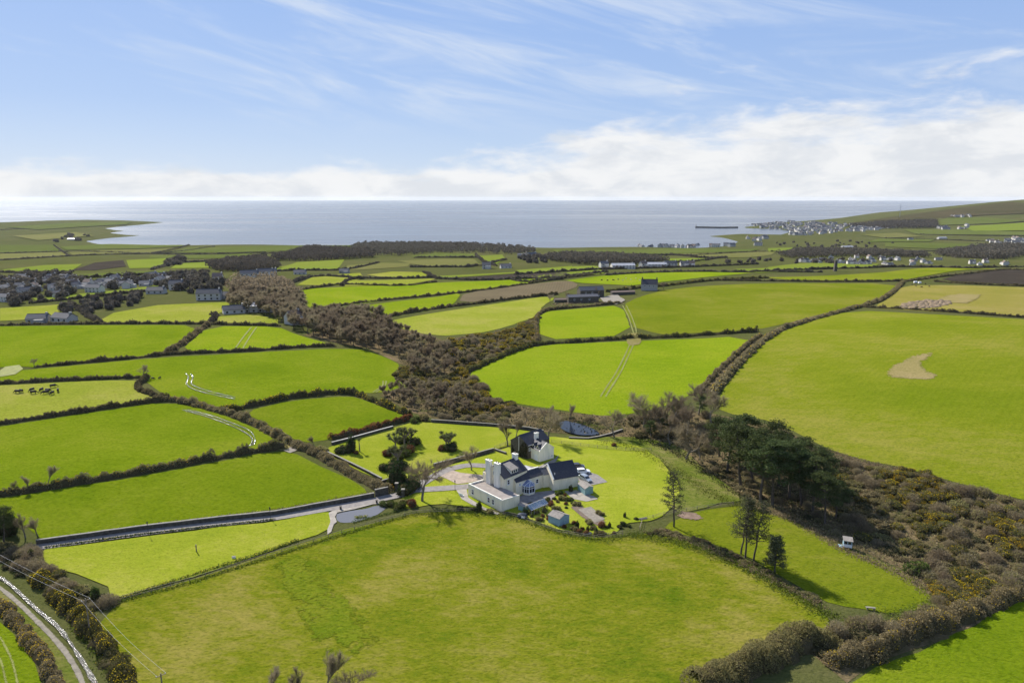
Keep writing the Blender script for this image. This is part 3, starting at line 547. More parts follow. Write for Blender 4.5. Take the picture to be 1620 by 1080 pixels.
sheet('soil_patch', [(1068, 815), (1078, 808), (1100, 812), (1114, 820), (1100, 824), (1080, 820)], 'burnt_soil', 'bare burnt patch of earth under the lone pine', lift=0.12, jitter=.2)
ribbon('farm_track', [(1110, 622), (1150, 585), (1205, 535), (1250, 512), (1330, 492), (1395, 478), (1425, 452)], 2.5, 'bracken', 'brown bank between the two great fields', 0.2)

# ------------------------------------------------------------------ hedgerows
def hedge_mesh(W, width, height, lsize, dens=1.0, flower=0.0, rough=0.35):
    W = densify(W, 1.0, False); d = np.hypot(W[:, 0], W[:, 1]); W = densify(W[:, :2], max(0.9, width * .42, 0.0035 * d.mean()), False)
    n = len(W); C = []; S = []
    hh = height * (1 + rough * np.clip(np.convolve(rng.normal(0, 1.0, n + 4), np.ones(3) / 1.9, 'same')[2:n + 2], -1.6, 2.4)); hh = np.maximum(hh, height * .4)
    ww = width * (1 + 0.22 * rng.normal(0, 1, n)); off = rng.normal(0, width * .12, (n, 2))
    L = []; FL = []; gg = T(W[:, 0], W[:, 1])
    for i in range(n):
        r = np.array([max(ww[i] / 2, .3), max(ww[i] / 2, .3), hh[i]]); g = gg[i]
        area = math.pi * ww[i] * hh[i]; k = max(8, int(dens * 0.62 * area / (lsize * lsize)))
        q = ball_pts(k, r, -0.15, 0.72); q[:, 2] = np.abs(q[:, 2]); q[:, :2] += W[i] + off[i]; q[:, 2] += g
        L.append(q)
        if flower:
            k2 = int(k * flower * rng.random() ** 2 * 2.2)
            if k2: f = ball_pts(k2, r * 1.06, 0.15, 0.95); f[:, :2] += W[i] + off[i]; f[:, 2] = np.abs(f[:, 2]) + g; FL.append(f)
    # earth bank underneath: a rounded uneven ridge
    t = np.gradient(W, axis=0); t /= np.linalg.norm(t, axis=1)[:, None] + 1e-9; nn = np.stack([-t[:, 1], t[:, 0]], 1)
    prof = [(-.62, -.3), (-.46, .30), (-.30, .58), (0, .70), (.30, .58), (.46, .30), (.62, -.3)]; V = []
    for a, b in prof:
        p = W + nn * (a * ww[:, None]) + off * .5; V.append(np.column_stack([p, T(p[:, 0], p[:, 1]) + b * hh]))
    V = np.stack(V, 1).reshape(-1, 3); m = len(prof); i, j = np.meshgrid(np.arange(n - 1), np.arange(m - 1), indexing='ij')
    F = np.stack([i * m + j, i * m + j + 1, (i + 1) * m + j + 1, (i + 1) * m + j], 2).reshape(-1, 4)
    return (V, F), np.vstack(L), (np.vstack(FL) if FL else None)
def hedgerow(px, label, width=2.0, height=1.8, m='leaf_hedge', flower=0.0, group=None, name='hedgerow', dens=1.0, lsize=None, world=False, bank='bracken_dark'):
    W = np.array(px, float) if world else P(px)[:, :2]; W = smooth_poly(W, False, 1); d = np.hypot(*W.mean(0))
    ls = lsize or min(max(0.16, d * 0.00115), 1.4)
    (V, F), Lp, Fp = hedge_mesh(W, width, height, ls, dens, flower)
    c = np.array([W[0, 0], W[0, 1], T(W[:1, 0], W[:1, 1])[0]])
    o = thing(name, label, 'hedge', c, group=group)
    put('bank', npmesh('bank', V - c, F, bank, True), o)
    lv, lf = leafquads(Lp - c, ls * rng.uniform(.6, 1.25, len(Lp))); put('foliage', npmesh('foliage', lv, lf, m), o)
    if Fp is not None:
        lv, lf = leafquads(Fp - c, ls * .62 * rng.uniform(.6, 1.2, len(Fp)), .8); put('blossom', npmesh('blossom', lv, lf, 'blossom_gorse'), o)
    return o
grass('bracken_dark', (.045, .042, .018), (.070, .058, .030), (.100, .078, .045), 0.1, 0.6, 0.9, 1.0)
HEDGES = [
 ([(56, 581), (100, 577), (200, 568), (265, 561), (330, 558), (405, 555), (450, 551), (530, 548)], 'long dark hedge below the two village fields', 1.9, 1.7, 'leaf_hedge', 0),
 ([(266, 558), (284, 548), (300, 536), (327, 515)], 'bushy brown hedge climbing between the pale and the tramlined field', 3.4, 2.2, 'leaf_brown', 0),
 ([(-40, 610), (0, 607), (100, 602), (221, 597)], 'straight clipped hedge above the cattle', 1.9, 1.7, 'leaf_hedge', 0),
 ([(234, 596), (226, 604), (215, 612), (225, 620), (268, 633)], 'bent hedge beside the wind-blown bare tree', 2.2, 2.0, 'leaf_hedge', 0),
 ([(-40, 678), (0, 671), (135, 651), (200, 641), (267, 633)], 'long hedge below the cattle pasture', 2.0, 1.9, 'leaf_hedge', 0),
 ([(268, 633), (310, 640), (347, 651), (375, 659), (405, 671), (440, 690), (464, 703)], 'broad brown hedge with gorse flowers running down to the stony gateway', 3.0, 2.0, 'leaf_brown', 0.06),
 ([(350, 651), (375, 648), (405, 641), (462, 629), (520, 623), (555, 622), (587, 633), (612, 645), (648, 657)], 'curving gorse hedge round the top of the small field', 2.2, 2.3, 'leaf_gorse', 0.12),
 ([(-40, 790), (0, 784), (100, 769), (212, 750), (300, 733), (405, 714), (450, 709)], 'long thick hedge across the left hand slope with orange gorse', 2.2, 2.2, 'leaf_hedge', 0.07),
 ([(470, 706), (500, 718), (525, 732), (560, 752), (595, 770), (612, 776)], 'wide brown clipped hedge along the palm lawn', 3.2, 2.0, 'leaf_brown', 0.02),
 ([(524, 694), (560, 688), (620, 671), (648, 662)], 'reddish brown hedge behind the white capped garden wall', 2.4, 1.8, 'leaf_red', 0),
 ([(-40, 516), (82, 513), (160, 513), (325, 513), (405, 515), (444, 516)], 'dark hedge along the foot of the village', 2.0, 1.8, 'leaf_hedge', 0),
 ([(738, 590), (780, 571), (815, 556), (850, 545), (920, 541), (1001, 535)], 'dark gorse hedge above the vivid field left of its gateway', 2.6, 2.2, 'leaf_gorse', 0.05),
 ([(1009, 535), (1075, 533), (1130, 529), (1196, 525)], 'dark gorse hedge above the vivid field right of its gateway', 2.6, 2.2, 'leaf_gorse', 0.04),
 ([(850, 543), (848, 520), (850, 498), (870, 490), (930, 485), (980, 480)], 'brown hedge curling round the vivid field below the stone farm', 2.6, 2.0, 'leaf_brown', 0.05),
 ([(1128, 622), (1160, 585), (1200, 545), (1235, 522), (1270, 511), (1330, 494), (1360, 486), (1395, 475), (1412, 463), (1428, 447)], 'broad hedge bank sweeping up between the two great olive fields', 3.4, 2.0, 'leaf_brown', 0.05),
 ([(1108, 618), (1140, 585), (1180, 548), (1205, 530)], 'brown hedge along the right edge of the vivid field', 2.6, 1.8, 'leaf_brown', 0.06),
 ([(1362, 486), (1420, 489), (1500, 494), (1620, 503), (1720, 508)], 'low dark hedge between the stubble and the great field', 2.2, 1.7, 'leaf_hedge', 0),
 ([(1130, 444), (1215, 445), (1330, 446), (1428, 445)], 'dark hedge above the long olive field', 2.6, 2.0, 'leaf_hedge', 0),
 ([(1428, 446), (1480, 439), (1560, 431), (1640, 425)], 'hedge climbing beside the dark ploughed field', 2.4, 1.9, 'leaf_hedge', 0),
 ([(1480, 446), (1540, 450), (1640, 454)], 'hedge between dark plough and yellow stubble', 2.4, 1.9, 'leaf_hedge', 0),
 ([(500, 491), (560, 480), (640, 472), (740, 462), (810, 453), (880, 442), (950, 434)], 'long black hedge above the soil streaked field', 2.2, 1.9, 'leaf_hedge', 0),
 ([(598, 505), (640, 496), (700, 487), (760, 480), (820, 472), (880, 466)], 'thick hedge over the yellow hill pasture', 2.6, 2.2, 'leaf_hedge', 0),
 ([(455, 463), (520, 452), (545, 450), (640, 453), (690, 446)], 'wavy hedge over the long rolling field', 2.2, 1.9, 'leaf_hedge', 0),
 ([(960, 462), (1000, 457), (1060, 452), (1130, 444), (1215, 440)], 'brown hedge running from the stone farmhouse along the ridge', 3.0, 2.2, 'leaf_gorse', 0.05),
 ([(-30, 938), (0, 958), (28, 985), (52, 1015), (75, 1052), (92, 1095)], 'gorse hedge on the field side of the flooded lane', 2.4, 1.5, 'leaf_brown', 0.16),
 ([(62, 918), (95, 945), (132, 985), (160, 1020), (184, 1055), (204, 1095)], 'gorse and bramble hedge between lane and pasture', 3.2, 2.0, 'leaf_gorse', 0.12),
 ([(1110, 1085), (1180, 1058), (1230, 1030), (1270, 1016), (1310, 1020)], 'tall clipped olive hedge in the foreground corner of the pasture', 5.5, 2.9, 'leaf_olive', 0),
 ([(1320, 1050), (1390, 1030), (1450, 1000), (1510, 982), (1570, 955), (1640, 922)], 'high bramble and gorse hedge above the deep green field', 3.8, 2.4, 'leaf_brown', 0.06),
]
for px, lab, w, h, m, fl in HEDGES:
    hedgerow(px, lab, w, h, m, fl)
for px in ([(0, 401), (100, 398), (240, 402), (420, 400)], [(0, 412), (110, 405), (240, 402), (340, 390)], [(85, 388), (110, 405)], [(0, 431), (60, 433), (115, 430)], [(120, 441), (300, 433), (330, 430)], [(50, 480), (160, 469), (280, 456)], [(110, 480), (150, 506), (160, 512)],
           [(330, 512), (345, 500), (335, 498)], [(420, 430), (470, 428), (545, 428), (600, 416)], [(650, 423), (760, 423), (800, 411)], [(753, 402), (760, 413), (785, 421)], [(655, 408), (756, 408)], [(440, 455), (500, 436), (575, 441), (690, 439)], [(690, 441), (760, 444), (900, 439), (960, 430)],
           [(815, 435), (950, 427), (1100, 422), (1200, 418)], [(880, 403), (1000, 403), (1180, 399), (1260, 399)], [(1060, 402), (1100, 408), (1130, 408)], [(1000, 416), (1110, 414), (1150, 408)], [(960, 436), (1100, 430), (1215, 430), (1300, 431)], [(1210, 429), (1300, 426), (1390, 424), (1560, 423), (1640, 422)],
           [(1380, 397), (1460, 398), (1545, 397)], [(1490, 357), (1580, 354), (1640, 350)], [(1450, 371), (1540, 373), (1640, 374)], [(1400, 377), (1480, 379), (1600, 384)], [(670, 431), (690, 441)], [(540, 452), (550, 443), (575, 441)], [(300, 388), (240, 401)], [(380, 409), (430, 400), (560, 399), (620, 394)], [(240, 427), (280, 416), (370, 411)], [(0, 364), (80, 360), (200, 357)], [(810, 443), (830, 447), (890, 442)]):
    hedgerow(px, 'low dark hedgerow dividing the distant coastal fields', 3.2, 2.4, 'leaf_farwood', group='hedgerows on the coastal plain', dens=1.2)

# ------------------------------------------------------------------ trees and bushes
def grow(p, d, L, r, lvl, maxl, segs, tips, spread, up, rnd):
    n = 3 if lvl < 2 else 2
    for k in range(n):
        d = (d + Vector([rnd.gauss(0, .13) for _ in range(3)]) + Vector((0, 0, up * .1))).normalized(); q = p + d * (L / n); r2 = r * (0.86 if lvl else .88)
        segs.append((p, q, r, r2, lvl)); p, r = q, r2
        if lvl < maxl and (lvl > 0 or k >= 1):
            for _ in range(1 if k < n - 1 else 2):
                a = d.orthogonal().normalized(); a = Matrix.Rotation(rnd.uniform(0, 6.283), 3, d) @ a
                e = (d * math.cos(spread) + a * math.sin(spread) * rnd.uniform(.7, 1.3)).normalized(); e = (e + Vector((0, 0, up * .35))).normalized()
                grow(p, e, L * rnd.uniform(.58, .8), r * .62, lvl + 1, maxl, segs, tips, spread, up, rnd)
        if lvl >= 2:
            for f in (.3, .65, 1.0): tips.append((p - d * (L / n) * (1 - f), d))
def bare_proto(seed, h, maxl=4, spread=.62, up=.35, ntw=16, tl=.75, tw=.026, bark='bark_grey', twig='twig', trunk_r=.30):
    rnd = random.Random(seed); segs, tips = [], []
    grow(Vector((0, 0, -.3)), Vector((rnd.gauss(0, .05), rnd.gauss(0, .05), 1)).normalized(), h * .40, trunk_r, 0, maxl, segs, tips, spread, up, rnd)
    top = max(s[1].z for s in segs); k = h / (top + tl * .5)
    A, Bm = MB(), MB()
    for p, q, r0, r1, l in segs:
        (A if l < 2 else Bm).tube(p * k, q * k, max(r0, .03), max(r1, .022), 6 if l < 2 else 3)
    p0, p1 = [], []
    for p, d in tips:
        for _ in range(ntw):
            s = p * k + Vector([rnd.gauss(0, .05) for _ in range(3)]); e = (d * .7 + Vector([rnd.gauss(0, .62) for _ in range(3)]) + Vector((0, 0, .25))).normalized() * tl * rnd.uniform(.5, 1.3)
            p0.append(s); p1.append(s + e)
    tv, tf = twigs(np.array(p0), np.array(p1), tw)
    bmv = np.array(Bm.v) if Bm.v else np.zeros((0, 3)); 
    V = np.vstack([bmv, tv]); F4 = [f for f in Bm.f if len(f) == 4]; F3 = [f for f in Bm.f if len(f) == 3]
    return {'trunk': A.mesh('trunk', bark), 'crown': npmesh('crown', V, [np.array(F4).reshape(-1, 4), np.array(F3).reshape(-1, 3), tf + len(bmv)], twig)}
def pine_proto(seed, h, pads, rad, leafm='leaf_pine', flat=.42, npad=90, ls=.34, trunk_r=.42, open_=False, low=.35):
    rnd = random.Random(seed); A = MB(); pts = []
    lean = Vector((rnd.gauss(0, .05), rnd.gauss(0, .05), 1)); prev = Vector((0, 0, -.4)); r = trunk_r; tr = []
    for i in range(1, 9):
        q = Vector((lean.x * h * i / 8 + rnd.gauss(0, .12), lean.y * h * i / 8 + rnd.gauss(0, .12), h * .95 * i / 8)); r2 = trunk_r * (1 - .85 * i / 8)
        A.tube(prev, q, r, r2, 7); tr.append((prev, q)); prev, r = q, r2
    for i in range(pads):
        t = low + (1 - low) * (i + rnd.random()) / pads; z = t * h * .95; k = min(int(t * 8), 7); a, b = tr[k]; base = a.lerp(b, t * 8 - int(t * 8))
        ang = i * 2.4 + rnd.gauss(0, .4)
        prof = math.sin(min(1, (1 - t) / (1 - low) * 1.25 + .18) * math.pi * .5) if not open_ else (1 - .72 * (t - low) / (1 - low))
        Lb = rad * prof * rnd.uniform(.55, 1.1); tip = base + Vector((math.cos(ang) * Lb, math.sin(ang) * Lb, Lb * rnd.uniform(.05, .45)))
        mid = base.lerp(tip, .5) + Vector((0, 0, -.25)); A.tube(base, mid, .11, .075, 4); A.tube(mid, tip, .075, .03, 4)
        pr = rad * (.42 if not open_ else .30) * rnd.uniform(.7, 1.25)
        for c, w in ((tip, 1.0), (mid.lerp(tip, .5), .75)):
            q = ball_pts(int(npad * w), (pr * w, pr * w, pr * w * flat), -1, .35); pts.append(q + np.array(c))
    Lp = np.vstack(pts); V, F = leafquads(Lp, ls * rng.uniform(.6, 1.2, len(Lp)), .38, .35)
    return {'trunk': A.mesh('trunk', 'bark'), 'crown': npmesh('crown', V, F, leafm)}
def dome_proto(rad, h, n, ls, m, lumps=7, asp=.6, core=None, flower=0, nfl=0):
    C = []; k = max(lumps, 1)
    for i in range(k):
        a = rng.random() * 6.28; q = math.sqrt(rng.random()) * rad * .62; s = rng.uniform(.42, .68)
        C.append((q * math.cos(a), q * math.sin(a), h * rng.uniform(.22, .55) * (1 - .4 * q / rad), s))
    pts = []; fl = []
    for cx, cy, cz, s in C:
        p = ball_pts(n // k, (rad * s, rad * s, h * s * .85), -.5, .7) + np.array([cx, cy, cz]); pts.append(p[p[:, 2] > 0.02])
        if flower: f = ball_pts(int(nfl / k), (rad * s * 1.03, rad * s * 1.03, h * s * .9), .05, .94) + np.array([cx, cy, cz]); fl.append(f[f[:, 2] > .1])
    Lp = np.vstack(pts); V, F = leafquads(Lp, ls * rng.uniform(.6, 1.25, len(Lp)), asp)
    d = {'foliage': npmesh('foliage', V, F, m)}
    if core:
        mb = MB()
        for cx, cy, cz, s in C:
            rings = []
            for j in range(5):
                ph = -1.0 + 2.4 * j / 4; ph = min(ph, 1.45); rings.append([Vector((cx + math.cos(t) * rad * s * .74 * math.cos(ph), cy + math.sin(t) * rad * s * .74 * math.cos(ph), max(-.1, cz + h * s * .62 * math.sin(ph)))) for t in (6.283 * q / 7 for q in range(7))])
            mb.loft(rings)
        d['stem_or_core'] = mb.mesh('stem_or_core', core)  # dark core lumps added inside the foliage to occlude it, no real stems
    if flower:
        Lp = np.vstack(fl); V, F = leafquads(Lp, ls * .6 * rng.uniform(.6, 1.2, len(Lp)), .8); d['blossom'] = npmesh('blossom', V, F, 'blossom_gorse')
    return d
def twigbush_proto(rad, h, n, m='twig', tw=.03, extra=None):
    a = rng.random(n) * 6.28; q = np.sqrt(rng.random(n)) * rad * .5; b = np.column_stack([q * np.cos(a), q * np.sin(a), rng.random(n) * h * .45])
    d = ball_pts(n, (rad, rad, h), -.1, .55); d[:, 2] = np.abs(d[:, 2]) + .1; V, F = twigs(b, d, tw * rng.uniform(.7, 1.6, n))
    n2 = n * 2; s = d[rng.integers(0, n, n2)]; e = s + rng.normal(0, .3, (n2, 3)) * np.array([1, 1, 1.2]); V2, F2 = twigs(s * .92, e, tw * .8)
    out = {'stem_or_core': npmesh('stem_or_core', np.vstack([V, V2]), np.vstack([F, F2 + len(V)]), m)}
    mb = MB(); out['foliage'] = None
    k = int(n * 1.1); p = ball_pts(k, (rad * .92, rad * .92, h * .9), -.1, .45); p[:, 2] = np.abs(p[:, 2]); V, F = leafquads(p, rng.uniform(.10, .26, k), .5); out['foliage'] = npmesh('foliage', V, F, extra or 'leaf_brown'); return out
def palm_proto(seed, h, heads, ll=1.0):
    rnd = random.Random(seed); A = MB(); tops = []
    A.tube((0, 0, -.2), (0, 0, h * .45), .22, .16, 7)
    for i in range(heads):
        a = 6.283 * i / heads + rnd.gauss(0, .3); q = (0.35 * h * rnd.uniform(.6, 1.2)) if heads > 1 else .1
        e = Vector((math.cos(a) * q, math.sin(a) * q, h * rnd.uniform(.72, .95))); A.tube((0, 0, h * .44), e, .15, .09, 5); tops.append(e)
    p0, p1 = [], []
    for t in tops:
        for _ in range(90):
            d = Vector([rnd.gauss(0, 1) for _ in range(3)]).normalized(); d.z = d.z * .8 + .15; p0.append(t); p1.append(t + d * ll * rnd.uniform(.7, 1.15))
    V, F = twigs(np.array(p0), np.array(p1), .075); return {'trunk': A.mesh('trunk', 'bark_grey'), 'crown': npmesh('crown', V, F, 'leaf_palm')}
PROTO = {
 'bare': [bare_proto(s, 10, ntw=4, tl=1.15, tw=.020) for s in (1, 2, 3, 4)], 'wood': [bare_proto(s, 11, 4, .62, .45, 5, 1.5, .042, 'bark', 'twig_dark', .26) for s in (11, 12, 13, 14)],
 'slender': [bare_proto(s, 10, 4, .38, .7, 3, 1.1, .020) for s in (21, 22)],
 'pine': [pine_proto(s, 18, 28, 5.0, npad=100, ls=.34, flat=.36, low=.42) for s in (1, 2, 3)], 'openpine': [pine_proto(s, 16, 46, 3.7, 'leaf_open_pine', .5, 30, .22, .24, True, .30) for s in (5, 6, 7)],
 'bushpine': [pine_proto(9, 9, 40, 2.9, 'leaf_open_pine', .75, 60, .24, .16, True, .16)],
 'gorse': [dome_proto(2.2, 1.9, 900, .17, 'leaf_gorse', 8, .5, 'bracken_dark', 1, n) for n in (60, 220, 420)],
 'scrub': [twigbush_proto(2.6, 2.4, 520), twigbush_proto(2.2, 2.8, 480, 'twig_dark'), twigbush_proto(2.4, 2.0, 480, 'twig', .03, 'leaf_olive')],
 'shrub': [dome_proto(1.6, 1.7, 900, .13, m, 6, .6, 'bracken_dark') for m in ('leaf_dark', 'leaf_mid', 'leaf_olive', 'leaf_red')],
 'tallshrub': [dome_proto(1.0, 3.2, 900, .12, m, 6, .6, 'bracken_dark') for m in ('leaf_dark', 'leaf_mid')],
 'bramble': [dome_proto(2.6, 1.3, 800, .18, m, 9, .6, 'bracken_dark') for m in ('leaf_brown', 'leaf_wall', 'leaf_olive')],
 'palm': [palm_proto(1, 4.2, 8, .85), palm_proto(2, 3.6, 6, .8), palm_proto(3, 5.0, 1, 1.15)],
 'far': [dome_proto(4.6, 7.5, 260, .75, 'leaf_farwood', 6, .6, 'bark') for _ in range(4)],
}
def place(kind, i, loc, scale, name, label, cat, group=None, rz=None, sx=None):
    o = thing(name, label, cat, loc, rng.random() * 6.28 if rz is None else rz, group, (scale * (sx or 1), scale * (sx or 1), scale))
    for k, me in PROTO[kind][i % len(PROTO[kind])].items():
        nm = {'foliage': 'foliage', 'stem_or_core': 'stem_or_core'}.get(k, k); put(nm, me, o)
    return o
def at(px): return P([px])[0]
def scatter(poly, spacing, nmax=9999, world=False, jit=1.0):
    W = np.array(poly, float) if world else P(poly)[:, :2]; x0, y0 = W.min(0); x1, y1 = W.max(0); out = []
    area = 0.5 * abs(np.dot(W[:, 0], np.roll(W[:, 1], 1)) - np.dot(W[:, 1], np.roll(W[:, 0], 1)))
    tries = int(min(area / spacing ** 2 * 6 * max(1, (x1 - x0) * (y1 - y0) / max(area, 1)), 60000))
    C = np.column_stack([rng.uniform(x0, x1, tries), rng.uniform(y0, y1, tries)]); C = C[inpoly(C[:, 0], C[:, 1], W)]
    cell = {}
    for c in C:
        k = (int(c[0] // spacing), int(c[1] // spacing))
        if any(np.hypot(*(c - q)) < spacing * .8 for dx in (-1, 0, 1) for dy in (-1, 0, 1) for q in cell.get((k[0] + dx, k[1] + dy), [])): continue
        cell.setdefault(k, []).append(c); out.append(c)
        if len(out) >= nmax: break
    if not out: return np.zeros((0, 3))
    out = np.array(out); return np.column_stack([out, T(out[:, 0], out[:, 1])])
# bare wood filling the valley
for poly, sp, lab, grp, s in (([(362, 490), (372, 458), (440, 462), (470, 478), (482, 500), (500, 502), (560, 500), (600, 508), (640, 545), (600, 556), (540, 545), (500, 535), (450, 514), (420, 500)], 7.0, 'tall bare grey-brown tree massed in the valley wood', 'trees of the valley wood', .98),
                              ([(600, 520), (650, 530), (700, 548), (730, 570), (700, 600), (650, 595), (640, 570), (600, 552)], 6.5, 'low bare tree among gorse below the valley wood', 'bare trees among the valley gorse', .62),
                              ([(625, 612), (680, 610), (740, 625), (780, 650), (730, 660), (660, 650), (600, 630)], 4.6, 'bare scrubby bush in the thicket above the garden wall', 'thicket above the garden wall', .45)):
    for c in scatter(poly, sp): place('wood', rng.integers(0, 4), c, s * rng.uniform(.75, 1.15), 'bare_tree' if s > .5 else 'bare_bush', lab, 'tree' if s > .5 else 'bush', grp, sx=rng.uniform(.95, 1.2))
SOLO = [
 ('bare', 0, (668, 793), 1.25, 'large spreading bare tree casting a branching shadow beside the drive'), ('bare', 1, (746, 744), .78, 'small bare tree on the grass between drive and terrace'),
 ('bare', 3, (868, 700), 1.08, 'bare tree standing behind the white cottage gable'), ('slender', 0, (803, 706), .98, 'slender bare tree at the stone house gable by the fence'), ('slender', 1, (814, 700), .8, 'thin bare tree tucked behind the stone house'),
 ('bare', 2, (972, 692), 1.0, 'round bare tree at the pond outlet wall'), ('slender', 0, (870, 664), .62, 'bare sapling on the near bank above the pond'), ('slender', 1, (900, 664), .72, 'bare tree leaning over the far pond bank'), ('bare', 0, (860, 668), .65, 'bare bushy tree left of the pond'),
 ('bare', 2, (830, 672), .7, 'pale bare tree behind the top garden wall'), ('bare', 3, (1018, 676), 1.35, 'pale bare tree at the left end of the tree belt'), ('bare', 1, (1045, 684), 1.3, 'rounded bare tree in the tree belt beside the pale one'),
 ('bare', 0, (1105, 656), 1.25, 'feathery pale bare tree at the foot of the hedge bank'), ('bare', 2, (1085, 727), 1.35, 'dark trunked bare larch at the edge of the lawn bank'), ('slender', 1, (1108, 728), .75, 'reddish slender bare tree beside the larch'), ('bare', 1, (1065, 674), 1.3, 'grey bare tree in front of the vivid field hedge'),
 ('bare', 0, (1030, 690), 1.1, 'bare tree in front of the belt above the pond outlet'), ('bare', 3, (1125, 672), 1.2, 'broad bare tree between the belt and the pines'), ('bare', 1, (1088, 690), 1.15, 'bare brown tree in the middle of the belt'), ('bare', 2, (1060, 704), 1.05, 'domed bare tree at the lawn side of the belt'),
 ('bare', 2, (226, 598), .62, 'wind-blown bare tree growing from the bent hedge'), ('slender', 0, (45, 776), .50, 'pollarded bare tree on the long thick hedge'), ('slender', 1, (74, 770), .58, 'leaning bare tree on the long thick hedge'), ('slender', 0, (25, 780), .36, 'very small bare sapling on the long thick hedge'),
 ('slender', 1, (498, 706), .42, 'upright bare shrub at the stony gateway'), ('bare', 3, (55, 580), .38, 'stub of a tree at the end of the village field hedge'), ('slender', 0, (430, 1108), .62, 'bare treetop rising into view below the pasture'), ('slender', 1, (508, 1112), .80, 'taller forked bare treetop below the pasture'), ('slender', 0, (478, 1110), .62, 'thin bare treetop beside the forked one'), ('bare', 0, (548, 1116), .66, 'twiggy pale treetop below the pasture'),
 ('slender', 0, (40, 850), .62, 'bare multi-stemmed willow at the end of the drive wall'), ('slender', 1, (60, 848), .6, 'bare willow with spread rods beside the drive wall'), ('bare', 1, (898, 476), .75, 'bare tree in front of the stone farm'), ('bare', 0, (870, 480), .8, 'bare tree left of the stone farm'), ('bare', 2, (945, 470), .9, 'dark bare tree behind the stone farm'), ('bare', 3, (1050, 458), .7, 'bare tree beside the gabled farmhouse'), ('bare', 3, (995, 462), .5, 'bare tree left of the gabled farmhouse'),
 ('openpine', 0, (1066, 833), .98, 'lone thin pine standing by the burnt patch'), ('openpine', 1, (1172, 876), .92, 'left slim pine of the close trio in the paddock'), ('openpine', 2, (1179, 882), .98, 'middle slim pine of the close trio in the paddock'), ('openpine', 1, (1192, 886), .95, 'right slim pine of the close trio in the paddock'), ('bushpine', 0, (1226, 905), .98, 'short bushy pine beside the trio in the paddock'),
 ('pine', 0, (1150, 748), 1.0, 'broad dark pine at the left of the pine stand'), ('pine', 1, (1172, 772), 1.12, 'tall dark pine over the rough bank'), ('pine', 2, (1203, 795), 1.15, 'dark pine with bare lower trunk in the stand'), ('pine', 0, (1222, 800), 1.12, 'dark pine leaning in the middle of the stand'), ('pine', 1, (1248, 790), 1.05, 'dark pine behind the leaning one'), ('pine', 2, (1285, 810), .92, 'dark heavy pine at the right of the stand'), ('pine', 0, (1305, 830), .80, 'low dark pine over the paddock edge'), ('pine', 1, (1215, 750), 1.0, 'dark pine at the back of the stand against the great field'), ('pine', 2, (1180, 740), 1.0, 'dark pine at the back left of the stand'), ('pine', 0, (1265, 760), .8, 'dark pine at the back right of the stand'),
 ('pine', 1, (1138, 722), .80, 'dark pine rising at the lawn bank end of the stand'), ('pine', 2, (1232, 770), .95, 'dense dark pine inside the stand'), ('pine', 1, (1268, 800), .95, 'dark pine shading the paddock corner'), ('pine', 0, (1300, 790), .85, 'wide dark pine at the scrub side of the stand'), ('pine', 2, (1322, 820), .62, 'small dark pine ending the stand'), ('pine', 1, (1190, 760), .92, 'dark pine behind the tall one'),
 ('pine', 1, (6, 858), .50, 'dark evergreen tree at the lane corner'), ('pine', 0, (-14, 850), .58, 'taller dark evergreen beside the lane corner tree'), ('pine', 2, (1068, 662), .42, 'small dark pointed conifer in the tree belt'), ('pine', 0, (1110, 660), .45, 'dark ivy covered tree under the hedge bank'), ('pine', 1, (1030, 696), .42, 'ivy green tree beside the pond outlet'), ('pine', 2, (1050, 690), .40, 'dark ivy tree in the tree belt'),
 ('palm', 0, (640, 706), 1.55, 'many headed palm at the top of the lawn island'), ('palm', 0, (626, 712), 1.4, 'palm clump beside the tallest palm'), ('palm', 1, (650, 702), 1.3, 'lower palm at the upper edge of the island'), ('palm', 0, (630, 738), 1.6, 'broad palm in the middle of the lawn island'), ('palm', 1, (706, 709), 1.45, 'palm rising from the round lawn bed'), ('palm', 0, (710, 711), 1.3, 'second palm in the round lawn bed'), ('palm', 2, (569, 715), 1.05, 'single trunk palm beside the round evergreen'),
]
for kind, i, px, s, lab in SOLO:
    nm = {'bare': 'bare_tree', 'slender': 'bare_tree', 'pine': 'pine_tree', 'openpine': 'pine_tree', 'bushpine': 'pine_tree', 'palm': 'palm_tree'}[kind]
    place(kind, i, at(px), s, nm, lab, 'palm' if kind == 'palm' else 'tree')
